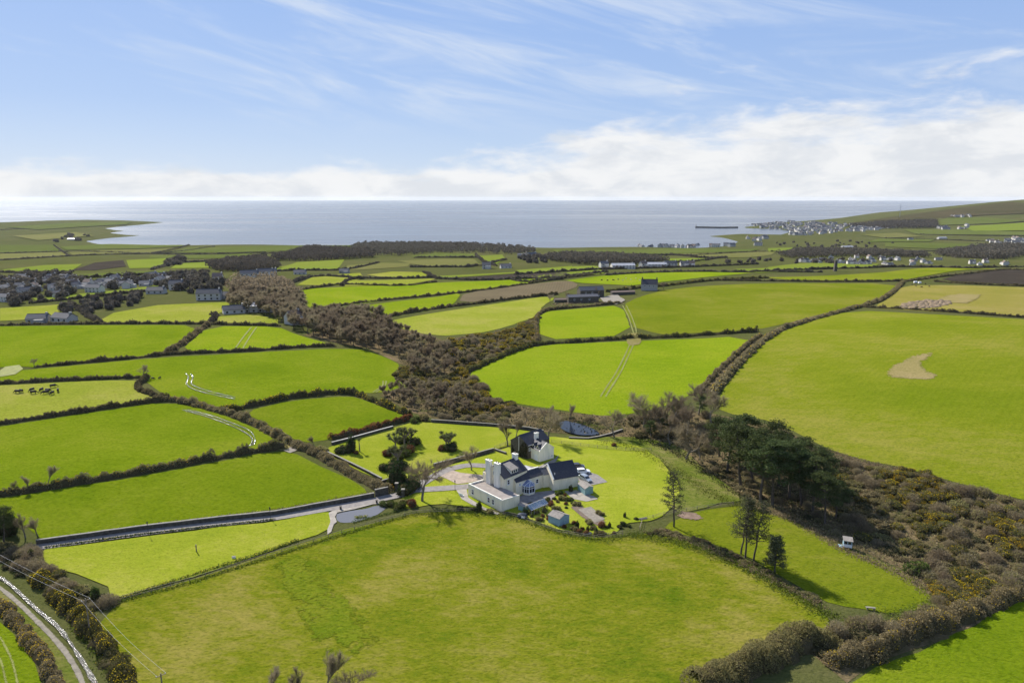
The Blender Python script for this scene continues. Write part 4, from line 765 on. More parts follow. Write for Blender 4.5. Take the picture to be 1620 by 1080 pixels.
SHR = [
 ('shrub', 0, (541, 716), 1.5, 'glossy dark mound shrub on the lawn bed'), ('tallshrub', 0, (556, 716), 1.9, 'round topped evergreen on the lawn bed'), ('shrub', 3, (565, 718), .7, 'reddish low shrub beside the single palm'),
 ('shrub', 0, (656, 704), 1.7, 'dark mound at the top right of the lawn island'), ('shrub', 3, (648, 718), 1.7, 'orange-leaved shrub on the lawn island'), ('shrub', 1, (636, 722), 1.9, 'green shrub at the heart of the lawn island'), ('shrub', 3, (612, 722), 1.3, 'plum coloured shrub at the left of the island'), ('shrub', 0, (607, 744), 1.4, 'glossy dark mound at the lower island'), ('shrub', 0, (620, 744), 1.7, 'dark leafy shrub behind the glossy mound'), ('shrub', 0, (636, 742), 1.6, 'blue-green shrub under the broad palm'),
 ('shrub', 0, (715, 712), 1.7, 'dark mound under the paired palms'), ('shrub', 3, (698, 712), 1.1, 'brown low shrub at the round bed edge'),
 ('tallshrub', 0, (626, 768), 2.3, 'dark columnar cypress by the drive gate'), ('tallshrub', 0, (636, 772), 1.7, 'spreading dark yew behind the gate pillars'), ('shrub', 1, (622, 764), 1.1, 'golden green shrub at the foot of the cypress'), ('shrub', 0, (645, 776), 1.5, 'dark shaded shrub under the spreading bare tree'),
 ('shrub', 3, (650, 800), 1.15, 'russet round shrub beside the pool garden'), ('shrub', 1, (620, 800), 1.0, 'green spreading shrub at the head of the pool'), ('shrub', 1, (628, 806), .8, 'low green shrub on the pool bank'), ('shrub', 2, (640, 795), .8, 'pale grey shrub behind the russet one'),
 ('shrub', 2, (512, 715), 1.4, 'olive rounded bush at the corner of the palm lawn'), ('shrub', 2, (500, 714), 1.1, 'pale bush at the hedge end by the palm lawn'), ('shrub', 1, (655, 668), 1.5, 'green bush where hedge and top wall meet'), ('shrub', 2, (668, 665), 1.5, 'grey-green bush spilling over the top wall'),
 ('tallshrub', 1, (757, 808), 1.0, 'upright green bush against the flat roofed wing'), ('shrub', 0, (750, 808), .7, 'dark ivy bush at the wing wall'), ('shrub', 2, (774, 811), .75, 'round golden shrub under the wing windows'), ('shrub', 0, (728, 806), .7, 'small dark shrub on the field edge by the terrace'),
 ('tallshrub', 0, (20, 846), 1.6, 'dark ivy clad mass at the lane corner'), ('shrub', 0, (4, 838), 2.3, 'broad dark evergreen bush at the lane corner'), ('tallshrub', 1, (52, 884), .95, 'upright gorse green bush by the drive end'),
 ('tallshrub', 0, (903, 778), .75, 'dark clipped shrub at the barn corner'), ('shrub', 1, (884, 782), .8, 'leafy shrub below the barn wall'), ('shrub', 2, (892, 790), .85, 'yellowish shrub in the kitchen garden'), ('shrub', 1, (902, 792), .7, 'green shrub beside the concrete base'), ('shrub', 3, (872, 800), .7, 'orange shrub in the courtyard border'), ('shrub', 2, (880, 806), .8, 'golden shrub behind the blue shed'), ('shrub', 1, (866, 796), .6, 'low shrub at the courtyard edge'), ('shrub', 2, (912, 800), .8, 'straw coloured bush above the vegetable bed'), ('shrub', 2, (931, 828), .75, 'olive bush in front of the gravel'), ('shrub', 2, (950, 814), .8, 'tawny bush right of the vegetable bed'), ('shrub', 3, (953, 834), .85, 'brown bush at the garden corner'), ('shrub', 2, (840, 800), .65, 'pale shrub beside the greenhouse'), ('shrub', 2, (846, 812), .8, 'greyish bush in front of the greenhouse'), ('shrub', 0, (832, 812), .75, 'dark bush next to the covered woodpile'),
 ('tallshrub', 0, (913, 836), .68, 'clipped standard bush beside the blue shed'), ('tallshrub', 0, (919, 840), .42, 'little dark clipped bush'), ('tallshrub', 1, (929, 841), .58, 'oval clipped bush in the edge row'), ('tallshrub', 1, (943, 843), .55, 'brownish oval clipped bush in the edge row'), ('tallshrub', 1, (964, 834), .50, 'rounded clipped bush above the edge row'), ('tallshrub', 0, (988, 818), .50, 'dark ball bush on the lawn edge'), ('shrub', 0, (985, 830), .60, 'dark round bush beside the ball bush'), ('shrub', 1, (994, 832), .5, 'green round bush right of the ball bush'), ('shrub', 0, (1006, 822), .45, 'low dark bush by the stacked logs'),
 ('shrub', 3, (972, 706), .75, 'small plum shrub beside the paddock fence'), ('tallshrub', 1, (152, 950), 1.12, 'tall clipped evergreen block at the lawn corner'), ('shrub', 1, (1447, 905), 1.9, 'large dense green bush in the scrub edge'),
 ('shrub', 2, (826, 533), 2.0, 'big pale green bush in the gorse above the vivid field'), ('shrub', 0, (750, 600), 1.2, 'dark evergreen bush among the valley gorse'),
]
for kind, i, px, s, lab in SHR: place(kind, i, at(px), s, 'shrub', lab, 'shrub')
SHR2 = [((638, 700), 1, 1.5, 'leafy green shrub under the many headed palm'), ((646, 710), 1, 1.4, 'pale green shrub behind the orange-leaved one'), ((627, 730), 1, 1.6, 'yellow-green shrub below the broad palm'), ((705, 711), 1, 1.3, 'green underplanting of the paired palms'), ((650, 772), 0, 2.0, 'dark evergreen mass under the bare tree by the gate'), ((641, 780), 0, 1.7, 'dark laurel beside the gate pillars'), ((606, 800), 1, .9, 'low green shrub at the pool corner'), ((633, 802), 1, 1.1, 'green shrub between the pool and the russet bush')]
for px, i, s_, lab in SHR2: place('shrub', i, at(px), s_, 'shrub', lab, 'shrub')
for c in scatter([(836, 800), (868, 790), (884, 780), (906, 788), (912, 800), (890, 812), (905, 826), (940, 836), (985, 832), (965, 848), (905, 843), (850, 822), (832, 816)], 2.1, 40):
    i = int(rng.integers(0, 4)); place('shrub', i, c, rng.uniform(.35, .7), 'shrub', ['small dark green shrub planted in the kitchen garden', 'small leafy green shrub planted in the kitchen garden', 'small olive shrub planted in the kitchen garden', 'small russet shrub planted in the kitchen garden'][i], 'shrub', 'kitchen garden shrubs')
# gorse and scrub on the valley sides
def mixed(poly, sp, area, kinds, nmax=400, smin=.7, smax=1.25):
    for c in scatter(poly, sp, nmax):
        k, i, nm, lab, cat = kinds[rng.choice(len(kinds), p=[q[5] for q in kinds])][:5]
        place(k, i if i >= 0 else rng.integers(0, 3), c, rng.uniform(smin, smax), nm, lab + ' ' + area, cat, cat + ' ' + area)
GOR = lambda p: ('gorse', 2, 'gorse_bush', 'gorse bush thick with yellow flower', 'gorse', p); GOL = lambda p: ('gorse', 0, 'gorse_bush', 'dark gorse bush with few flowers', 'gorse', p); GOM = lambda p: ('gorse', 1, 'gorse_bush', 'gorse bush half in flower', 'gorse', p)
SCR = lambda p: ('scrub', -1, 'scrub_bush', 'bare twiggy brown bush', 'bush', p); BRA = lambda p: ('bramble', -1, 'bramble_bush', 'low bramble mound', 'bramble', p)
mixed([(700, 540), (760, 530), (805, 524), (850, 502), (846, 540), (785, 568), (742, 588), (762, 612), (776, 632), (820, 642), (800, 668), (740, 660), (700, 640), (670, 610), (720, 590)], 4.3, 'on the valley side above the garden', [GOR(.34), GOM(.22), GOL(.08), SCR(.18), BRA(.18)], 210, .8, 1.4)
mixed([(622, 594), (645, 580), (690, 590), (680, 610), (650, 612)], 4.0, 'at the tip of the big tracked field', [GOL(.5), GOM(.3), BRA(.2)])
mixed([(1330, 735), (1400, 742), (1530, 774), (1640, 805), (1720, 830), (1720, 900), (1620, 925), (1560, 945), (1500, 950), (1440, 900), (1400, 870), (1340, 840), (1310, 790)], 3.3, 'on the scrubby slope below the great field', [GOM(.08), GOL(.16), SCR(.38), BRA(.38)], 300, .5, 1.2)
for pl in ([(1385, 750), (1420, 738), (1470, 752), (1500, 770), (1495, 800), (1450, 806), (1400, 790)], [(1432, 822), (1490, 815), (1510, 835), (1470, 845)], [(1560, 815), (1625, 830), (1630, 875), (1575, 870)], [(1470, 925), (1520, 905), (1560, 925), (1540, 960), (1490, 965)]):
    mixed(pl, 2.6, 'in a golden clump on the scrub slope', [GOR(.55), GOM(.35), GOL(.10)], 34, .6, 1.1)
mixed([(1230, 680), (1300, 712), (1340, 740), (1310, 780), (1270, 740)], 4.2, 'behind the pine stand', [SCR(.45), BRA(.5), GOL(.05)])
mixed([(1110, 742), (1190, 790), (1260, 812), (1330, 850), (1300, 800), (1220, 775), (1150, 735)], 3.6, 'under the pine stand', [SCR(.35), BRA(.65)], 200, .45, .8)
mixed([(1490, 950), (1560, 940), (1500, 985), (1440, 1000), (1400, 1000), (1440, 975)], 3.8, 'at the paddock end', [GOM(.4), SCR(.3), BRA(.3)])
mixed([(1325, 1000), (1400, 985), (1420, 1010), (1370, 1045), (1310, 1060), (1290, 1030)], 3.8, 'in the foreground corner thicket', [SCR(.7), BRA(.3)], 200, .8, 1.3)
mixed([(1000, 662), (1060, 650), (1125, 660), (1180, 690), (1140, 720), (1060, 690), (1010, 690)], 4.5, 'under the tree belt', [SCR(.5), BRA(.5)])
mixed([(860, 660), (940, 664), (960, 676), (930, 672), (880, 666)], 3.4, 'on the far pond bank', [BRA(.8), SCR(.2)], 60, .5, .8)
mixed([(-30, 866), (30, 866), (66, 876), (72, 900), (120, 925), (165, 938), (172, 958), (140, 968), (110, 960), (60, 925), (10, 892), (-30, 890)], 2.7, 'between the lane and the pale lawn', [SCR(.5), BRA(.35), GOL(.15)], 160, .6, 1.05)
mixed([(1010, 842), (1090, 858), (1180, 898), (1290, 958), (1300, 950), (1180, 884), (1090, 848), (1050, 838)], 1.7, 'on the bank between pasture and paddock', [BRA(1.0)], 150, .28, .5)
mixed([(690, 655), (760, 660), (800, 668), (780, 671), (700, 662)], 3.2, 'along the top garden wall', [BRA(.6), SCR(.4)], 60, .6, .9)
# far trees
def fartrees(poly, sp, nmax, lab, grp, s=1.0, mass=None, msp=None):
    for c in scatter(poly, sp, nmax): place('far', rng.integers(0, 4), c, s * rng.uniform(.7, 1.25), 'distant_tree', lab, 'tree', grp, sx=rng.uniform(.9, 1.3))
def farwood(poly, label, h=9.0, sp=7.0, ls=1.1, n=42, m='leaf_farwood'):
    pts = []
    for c in scatter(poly, sp, 900):
        q = h * rng.uniform(.7, 1.25); p = ball_pts(n, (sp * .62, sp * .62, q * .5), -.4, .6); p[:, 2] += q * .52; pts.append(p + c)
        t = ball_pts(8, (.5, .5, q * .4), -1, .2); t[:, 2] += q * .3; pts.append(t + c)
    p = np.vstack(pts); V, F = leafquads(p, ls * rng.uniform(.6, 1.3, len(p))); tag(put('distant_wood', npmesh('distant_wood', V, F, m)), label, kind='stuff')
farwood([(555, 392), (580, 386.5), (640, 387), (700, 388), (780, 391), (850, 397), (838, 404), (760, 401), (680, 401), (625, 406), (585, 403)], 'dark wood on the coast edge', 12, 9, 1.7, 46)
farwood([(330, 424), (360, 414), (420, 411), (442, 424), (400, 431), (350, 430)], 'dark copse above the village', 10, 8, 1.4)
farwood([(430, 413), (490, 396), (580, 401), (592, 408), (500, 413)], 'dark belt of trees below the coast wood', 12, 9, 1.5)
farwood([(860, 412), (900, 406), (1000, 411), (1060, 417), (1000, 420), (920, 419)], 'dark belt of trees behind the far farm', 11, 8, 1.4)
farwood([(1340, 359), (1400, 353), (1480, 351), (1482, 361), (1400, 362)], 'dark plantation below the moor', 16, 14, 2.4, 34)
farwood([(1480, 403), (1540, 393), (1640, 391), (1640, 402), (1560, 411)], 'dark wood under the hill village', 13, 10, 1.8, 36)
farwood([(1230, 405), (1330, 397), (1430, 402), (1470, 408), (1330, 406), (1250, 409)], 'belt of bare trees behind the valley road houses', 11, 9, 1.5)
farwood([(360, 462), (372, 452), (440, 450), (462, 462), (480, 480), (440, 480), (400, 474)], 'grey mass of bare trees at the head of the valley wood', 11, 7, 1.0, 60, 'twig_dark')
fartrees([(262, 424), (268, 408), (292, 410), (294, 420)], 9, 14, 'tree in the round clump on the plain', 'round clump', 1.2)
fartrees([(0, 450), (40, 436), (110, 436), (130, 448), (110, 470), (50, 480), (0, 492)], 9.5, 95, 'bare tree standing among the village houses', 'village trees', 1.0)
fartrees([(160, 460), (200, 442), (300, 434), (345, 440), (360, 455), (300, 465), (240, 450)], 12, 60, 'bare tree lining the village lane', 'village lane trees', 1.0)
fartrees([(100, 500), (110, 486), (150, 476), (215, 470), (222, 482), (160, 492)], 12, 24, 'tree on the hedge below the village', 'trees below the village', .8)
fartrees([(815, 410), (850, 402), (890, 414), (850, 420)], 12, 26, 'dark tree round the hamlet below the wood', 'hamlet trees', 1.1)
fartrees([(1120, 418), (1160, 412), (1240, 411), (1330, 409), (1430, 411), (1410, 416), (1260, 417)], 16, 36, 'tree among the houses along the valley road', 'valley road trees', .9)
fartrees([(80, 384), (105, 372), (145, 372), (140, 382)], 16, 16, 'dark tree on the low headland', 'headland trees', 1.5)
fartrees([(1215, 385), (1300, 378), (1420, 385), (1380, 396), (1250, 392)], 22, 36, 'scattered tree on the plain behind the harbour', 'harbour plain trees', 1.0)

# ------------------------------------------------------------------ buildings
def V2(x, y): return Vector((x, y))
def wall_gable(a, b, dv, z0, ze, zr):
    """block with eaves along a-b; ridge parallel to a-b"""
    a, b, dv = V2(*a), V2(*b), V2(*dv); c, d = b + dv, a + dv; m = MB()
    pts = [(a, z0), (b, z0), (c, z0), (d, z0), (a, ze), (b, ze), (c, ze), (d, ze), ((a + d) / 2, zr), ((b + c) / 2, zr)]
    m.add([(p.x, p.y, z) for p, z in pts], [(3, 2, 1, 0), (0, 1, 5, 4), (2, 3, 7, 6), (1, 2, 6, 9, 5), (3, 0, 4, 8, 7), (4, 5, 9, 8), (6, 7, 8, 9)]); return m
def roof_gable(a, b, dv, ze, zr, over=.22, th=.14, ends=.15):
    a, b, dv = V2(*a), V2(*b), V2(*dv); u = (b - a).normalized() * ends; n = dv.normalized(); half = dv.length / 2; drop = (zr - ze) * over / half; m = MB(); up = th + .02
    r0, r1 = a + dv / 2 - u, b + dv / 2 + u
    for s, p, q in ((-1, a, b), (1, a + dv, b + dv)):
        e0, e1 = p - u + n * s * over, q + u + n * s * over
        m.slab([(e0.x, e0.y, ze - drop + up), (e1.x, e1.y, ze - drop + up), (r1.x, r1.y, zr + up), (r0.x, r0.y, zr + up)], th)
    m.tube((r0.x, r0.y, zr + up), (r1.x, r1.y, zr + up), .09, .09, 5); return m
def window(parent, p, u, n, w, h, z, bars=1, name='window', frame='white_paint', pane='window_glass'):
    """sash window on a wall: p = plan point of its middle on the wall, u along the wall, n outwards"""
    u, n, p = V2(*u).normalized(), V2(*n).normalized(), V2(*p); rz = math.atan2(u.y, u.x); o = MB(); t = .09
    for dx, dz, sx, sz in ((-w / 2 + t / 2, 0, t, h), (w / 2 - t / 2, 0, t, h), (0, h / 2 - t / 2, w - 2 * t, t), (0, -h / 2 + t / 2, w - 2 * t, t)) + (((0, 0, w - 2 * t, .05),) if bars else ()):
        q = p + u * dx + n * .03; o.box((q.x, q.y, z + dz), (sx, .10, sz), rz)
    f = o.build(name, frame, parent); g = MB(); q = p + n * .015; g.box((q.x, q.y, z), (w - .1, .06, h - .1), rz); g.build('pane', pane, f)
    s = MB(); q = p + n * .07; s.box((q.x, q.y, z - h / 2 - .05), (w + .16, .16, .08), rz); s.build('sill', frame, f); return f
def chimney(parent, p, rz, w, d, z0, z1, m, pots=2):
    o = MB(); o.box((p[0], p[1], (z0 + z1) / 2), (w, d, z1 - z0), rz); o.box((p[0], p[1], z1 - .12), (w + .18, d + .18, .20), rz); c = o.build('chimney', m, parent)
    for k in range(pots):
        q = (k - (pots - 1) / 2) * w * .42; x, y = p[0] + q * math.cos(rz), p[1] + q * math.sin(rz); mb = MB(); mb.tube((x, y, z1 - .02), (x, y, z1 + .42), .14, .11, 7); mb.build('chimney_pot', 'stone_dark', c)
def farmhouse():
    o = thing('farmhouse', 'rambling cream house with flat roofed wing, twin tall chimney stacks and slate roofs', 'house', (0, 0, 0))
    # flat roofed wing
    A, B, C, D = V2(-12.0, 174.9), V2(-2.85, 164.8), V2(2.0, 168.3), V2(-7.15, 178.4); e1 = (B - A).normalized(); e2 = (C - B).normalized(); nf = V2(e1.y, -e1.x)
    if nf.dot(e2) > 0: nf = -nf
    m = MB(); m.prism([A, B, C, D], -.4, 3.1); m.build('wing_wall', 'cream_render', o)
    m = MB(); q = [A + e1 * .3 + e2 * .3, B - e1 * .2 + e2 * .3, C - e1 * .2 - e2 * .1, D + e1 * .3 - e2 * .1]; m.prism(q, 3.10, 3.16); m.build('wing_roof', 'roof_felt', o)
    m = MB()
    for p, r in ((A, B), (A, D)):
        u = (r - p).normalized(); v = V2(-u.y, u.x); v = v if v.dot((C - A)) > 0 else -v
        if r is D: p = p + u * .32
        m.prism([p, r, r + v * .3, p + v * .3], 3.10, 3.55)
    m.prism([B + e2 * .32 , B + e2 * .32 - e1 * .18, C - e1 * .18, C], 3.10, 3.24); m.build('parapet', 'white_render', o)
    n = nf
    for t in (2.0, 8.7, 10.5):
        p = A + e1 * t; window(o, p, e1, n, .95, 1.5, 1.75)
    # main house
    E = V2(-2.1, 172.3); g = V2(-.71, .704); l = V2(.704, .71); W8 = 8.0; Ln = 8.9
    a, b = E, E + l * Ln
    wall_gable(a, b, g * W8, -.4, 6.0, 8.5).build('main_wall', 'cream_render', o); rf = roof_gable(a, b, g * W8, 6.0, 8.5).build('main_roof', 'slate', o)
    rz = math.atan2(g.y, g.x)
    for t in (2.3, 5.6):
        p = E + g * t - l * .36; m = MB(); w_ = 1.75
        m.box((p.x, p.y, 4.9), (w_, .9, 10.2), rz); m.box((p.x, p.y, 9.9), (w_ + .22, 1.1, .24), rz); c = m.build('chimney', 'white_render', o)
        for k in (-.4, .4):
            x, y = p.x + g.x * k, p.y + g.y * k; mb = MB(); mb.tube((x, y, 10.0), (x, y, 10.45), .15, .12, 7); mb.build('chimney_pot', 'stone_dark', c)
    p = E + g * 7.6 - l * .15; m = MB(); m.box((p.x, p.y, 2.7), (.9, .5, 6.2), rz); m.build('buttress', 'cream_render', o)
    chimney(o, E + g * 4.0 + l * 8.2, rz, 1.5, 1.0, 6.5, 9.9, 'white_render')
    window(o, E + g * 3.95, g, -l, .5, 1.1, 6.6); window(o, E + l * 1.6, l, -g, .9, 1.4, 4.6)
    # long low-roofed dormer on the front slope
    dc = E + l * 4.3; m = MB(); f0, f1 = dc - l * 1.35 + g * .35, dc + l * 1.35 + g * .35; k0, k1 = f0 + g * 3.4, f1 + g * 3.4
    m.add([(f0.x, f0.y, 6.1), (f1.x, f1.y, 6.1), (k1.x, k1.y, 6.1), (k0.x, k0.y, 6.1), (f0.x, f0.y, 7.35), (f1.x, f1.y, 7.35), (k1.x, k1.y, 8.3), (k0.x, k0.y, 8.3)], [(3, 2, 1, 0), (4, 5, 6, 7), (0, 1, 5, 4), (1, 2, 6, 5), (2, 3, 7, 6), (3, 0, 4, 7)])
    dm = m.build('dormer', 'white_render', o); m = MB(); x0, x1 = f0 - g * .2 - l * .12, f1 - g * .2 + l * .12; m.slab([(x0.x, x0.y, 7.46), (x1.x, x1.y, 7.46), (k1.x, k1.y, 8.47), (k0.x, k0.y, 8.47)], .10); m.build('dormer_roof', 'shed_felt', dm)
    for k in (-.8, 0, .8):
        p = dc + g * .35 + l * k; mb = MB(); mb.box((p.x - g.x * .03, p.y - g.y * .03, 6.85), (.5, .08, .62), math.atan2(l.y, l.x)); mb.build('pane', 'window_glass', dm)
    # link wing
    a, b = V2(1.1, 174.3), V2(8.65, 180.0); u = (b - a).normalized(); n = V2(u.y, -u.x); dv = -n * 4.2
    wall_gable(a, b, dv, -.4, 4.1, 5.4).build('link_wall', 'cream_render', o); roof_gable(a, b, dv, 4.1, 5.4, ends=.05).build('link_roof', 'slate', o)
    m = MB(); q0, q1 = a + dv * .47, b + dv * .47; m.slab([(q0.x, q0.y, 5.72), (q1.x, q1.y, 5.72), (q1.x - n.x * .3, q1.y - n.y * .3, 5.72), (q0.x - n.x * .3, q0.y - n.y * .3, 5.72)], .25); m.build('ridge_coping', 'white_render', o)
    c0, c1 = a + u * 3.0 + dv * 1.02, b + dv * 1.02; m = MB(); m.prism([c0, c1, c1 - n * 3.4, c0 - n * 3.4], -.4, 4.3); m.build('rear_wall', 'white_render', o)
    m = MB(); m.prism([c0 + u * .1 - n * .1, c1 - u * .1 - n * .1, c1 - u * .1 - n * 3.3, c0 + u * .1 - n * 3.3], 4.3, 4.36); rr_ = m.build('flat_roof', 'lead', o)
    p = (c0 + c1) / 2 - n * 1.6; m = MB(); m.box((p.x, p.y, 4.47), (1.3, 1.0, .22), math.atan2(u.y, u.x)); sk = m.build('skylight', 'black_paint', rr_)
    window(o, a + u * 1.3, u, n, .55, .6, 3.2); window(o, a + u * 7.4, u, n, .9, 1.2, 2.6)
    # connector to the barn
    a2, b2 = b + n * .25 + u * .02, V2(11.4, 180.6); dv2 = -n * 4.0
    wall_gable(a2, b2, dv2, -.4, 4.0, 5.2).build('connector_wall', 'cream_render', o); roof_gable(a2, b2, dv2, 4.0, 5.2, ends=.0).build('connector_roof', 'slate_grey', o)
    # glazed bay
    bc = a + u * 3.9; hw, dp = 1.75, 2.1; q = [bc - u * hw, bc - u * hw + n * (dp * .45), bc - u * .95 + n * dp, bc + u * .95 + n * dp, bc + u * hw + n * (dp * .45), bc + u * hw]
    m = MB(); m.prism(q, -.3, .75); m.build('bay_wall', 'cream_render', o)
    bay = MB()
    for i, p in enumerate(q): bay.box((p.x, p.y, 1.75), (.16, .16, 2.0), math.atan2(u.y, u.x))
    for p, r in zip(q[:-1], q[1:]):
        d = r - p; rzz = math.atan2(d.y, d.x); mid = (p + r) / 2
        for z in (.82, 2.12, 2.7): bay.box((mid.x, mid.y, z), (d.length - .14, .10, .12), rzz)
        if d.length > 1.2: bay.box((mid.x, mid.y, 1.75), (.09, .09, 1.9), rzz)
    fr = bay.build('bay_frame', 'white_paint', o)
    for p, r in zip(q[:-1], q[1:]):
        d = r - p; mid = (p + r) / 2; m = MB(); m.box((mid.x, mid.y, 1.74), (d.length - .14, .03, 1.8), math.atan2(d.y, d.x)); m.build('pane', 'window_glass', fr)
    ap0, ap1 = bc + V2(0, 0) + n * .0, bc + n * (dp * .7); z0 = 2.78; top = 4.0
    rfm = []
    for p, r in zip(q[:-1], q[1:]): rfm.append((p, r))
    m = MB()
    for p, r in rfm: m.add([(p.x, p.y, z0), (r.x, r.y, z0), (ap1.x, ap1.y, top) if p not in (q[0], q[4]) else (ap1.x, ap1.y, top), (ap0.x, ap0.y, top) if p in (q[0], q[4]) else (ap1.x, ap1.y, top + .001)], [(0, 1, 2, 3)])
    rfo = m.build('bay_roof', 'roof_glass', o); m = MB()
    for p in q: t_ = ap0 if p in (q[0], q[5]) else ap1; m.tube((p.x, p.y, z0 + .04), (t_.x, t_.y, top + .05), .05, .05, 5)
    m.tube((ap0.x, ap0.y, top + .05), (ap1.x, ap1.y, top + .05), .06, .06, 5); m.build('roof_bar', 'white_paint', rfo)
    # barn end
    a, b = V2(11.5, 177.7), V2(18.8, 180.7); u = (b - a).normalized(); n = V2(u.y, -u.x); dv = -n * 8.0
    wall_gable(a, b, dv, -.4, 3.45, 6.5).build('barn_wall', 'cream_render', o); br = roof_gable(a, b, dv, 3.45, 6.5, ends=.06).build('barn_roof', 'slate', o)
    m = MB(); a_ = a - u * .13
    for s0, s1 in ((a_ + n * .25, a_ + dv / 2), (a_ + dv - n * .25, a_ + dv / 2)):
        z_a, z_b = 3.45, 6.5; m.slab([(s0.x, s0.y, z_a + .22), (s0.x + u.x * .3, s0.y + u.y * .3, z_a + .22), (s1.x + u.x * .3, s1.y + u.y * .3, z_b + .30), (s1.x, s1.y, z_b + .30)], .22)
    m.build('gable_coping', 'white_render', o)
    p = a + u * .9 + dv * .13; m = MB(); m.tube((p.x, p.y, 4.2), (p.x, p.y, 4.95), .09, .07, 6); m.build('vent_pipe', 'white_paint', br)
    return o
farmhouse()
def cottage():
    o = thing('cottage', 'white gabled cottage with two little dormers joined to the dark stone house', 'house', (0, 0, 0))
    f, u = V2(8.47, 199.0), V2(.80, .60); dpt = V2(-.60, .80)
    # ridge runs away from the visible gable: eaves along dpt
    a, b = f, f + dpt * 5.6
    wall_gable(b, a, u * 5.8, -.5, 3.6, 5.7).build('wall', 'white_render', o); r = roof_gable(b, a, u * 5.8, 3.6, 5.7, ends=.12, over=.18).build('roof', 'slate', o)
    m = MB(); g0 = a - dpt * .16
    for s0, s1 in ((g0 - u * .2, g0 + u * 2.9), (g0 + u * 6.0, g0 + u * 2.9)): m.slab([(s0.x, s0.y, 3.62), (s1.x, s1.y, 5.92), (s1.x + dpt.x * .26, s1.y + dpt.y * .26, 5.92), (s0.x + dpt.x * .26, s0.y + dpt.y * .26, 3.62)], .2)
    m.build('gable_coping', 'white_render', o)
    for t in (1.3, 3.4):
        c = a + dpt * t; p0 = c + u * .35; m = MB(); w = .62; k = c + u * 2.3
        m.add([(p0.x - dpt.x * w, p0.y - dpt.y * w, 3.6), (p0.x + dpt.x * w, p0.y + dpt.y * w, 3.6), (p0.x + dpt.x * w, p0.y + dpt.y * w, 4.5), (p0.x, p0.y, 5.15), (p0.x - dpt.x * w, p0.y - dpt.y * w, 4.5),
               (k.x - dpt.x * w, k.y - dpt.y * w, 3.6), (k.x + dpt.x * w, k.y + dpt.y * w, 3.6), (k.x + dpt.x * w, k.y + dpt.y * w, 4.5), (k.x, k.y, 5.15), (k.x - dpt.x * w, k.y - dpt.y * w, 4.5)],
              [(0, 1, 2, 3, 4), (9, 8, 7, 6, 5), (0, 5, 6, 1), (1, 6, 7, 2), (4, 9, 5, 0)])
        d = m.build('dormer', 'white_render', o); m = MB()
        for s in (-1, 1):
            q0 = p0 - u * .12; m.slab([(q0.x + dpt.x * s * (w + .1), q0.y + dpt.y * s * (w + .1), 4.46), (q0.x, q0.y, 5.24), (k.x, k.y, 5.24), (k.x + dpt.x * s * (w + .1), k.y + dpt.y * s * (w + .1), 4.46)], .06)
        m.build('dormer_roof', 'slate', d); m = MB(); m.box((p0.x - u.x * .02, p0.y - u.y * .02, 4.15), (.08, .6, .7), math.atan2(u.y, u.x)); m.build('pane', 'window_glass', d)
    window(o, a + u * 5.0, u, -dpt, .5, .6, 1.0)
    m = MB(); p = a + dpt * 1.6 - u * .02; m.box((p.x, p.y, 1.0), (.08, 1.6, 2.0), math.atan2(u.y, u.x)); m.build('door', 'white_paint', o)
    chimney(o, f + dpt * 5.2 + u * 2.9, math.atan2(u.y, u.x), 1.2, .9, 4.5, 7.6, 'white_render', 2)
cottage()
def stone_house():
    o = thing('stone_house', 'old dark stone house with slate roof and ivy on its gable behind the white cottage', 'house', (0, 0, 0))
    L, Rr = V2(-.4, 206.2), V2(4.9, 201.4); l = V2(.74, .67); a, b = Rr, Rr + l * 9.5; dv = (L - Rr)
    wall_gable(a, b, dv, -.5, 4.6, 7.0).build('wall', 'stone_dark', o); roof_gable(a, b, dv, 4.6, 7.0, ends=.05).build('roof', 'slate', o)
    gd = (L - Rr).normalized(); n = V2(-l.x, -l.y); n = n - gd * n.dot(gd); n.normalize(); pts = []
    for _ in range(1300):
        t = rng.random() * 6.6; zmax = (4.7 + 2.2 * (1 - abs(t - 3.5) / 3.5)) * (0.55 + .45 * math.sin(t * .9 + .6)); z = rng.random() * zmax; p = Rr + gd * t + n * rng.uniform(.03, .30); pts.append((p.x, p.y, z))
    V, F = leafquads(np.array(pts), rng.uniform(.10, .22, len(pts)), .7); put('ivy', npmesh('ivy', V, F, 'leaf_wall'), o)
    p = Rr + gd * 3.6 + n * .12; m = MB(); m.tube((p.x, p.y, 0), (p.x, p.y, 6.6), .07, .07, 6); m.build('drainpipe', 'white_paint', o)
    window(o, a + l * .9, l, V2(l.y, -l.x), .8, 1.0, 3.2); m = MB(); q0, q1 = a + V2(l.y, -l.x) * .30, a + l * 2.2 + V2(l.y, -l.x) * .30; m.tube((q0.x, q0.y, 4.55), (q1.x, q1.y, 4.55), .07, .07, 6); m.build('gutter', 'white_paint', o)
stone_house()
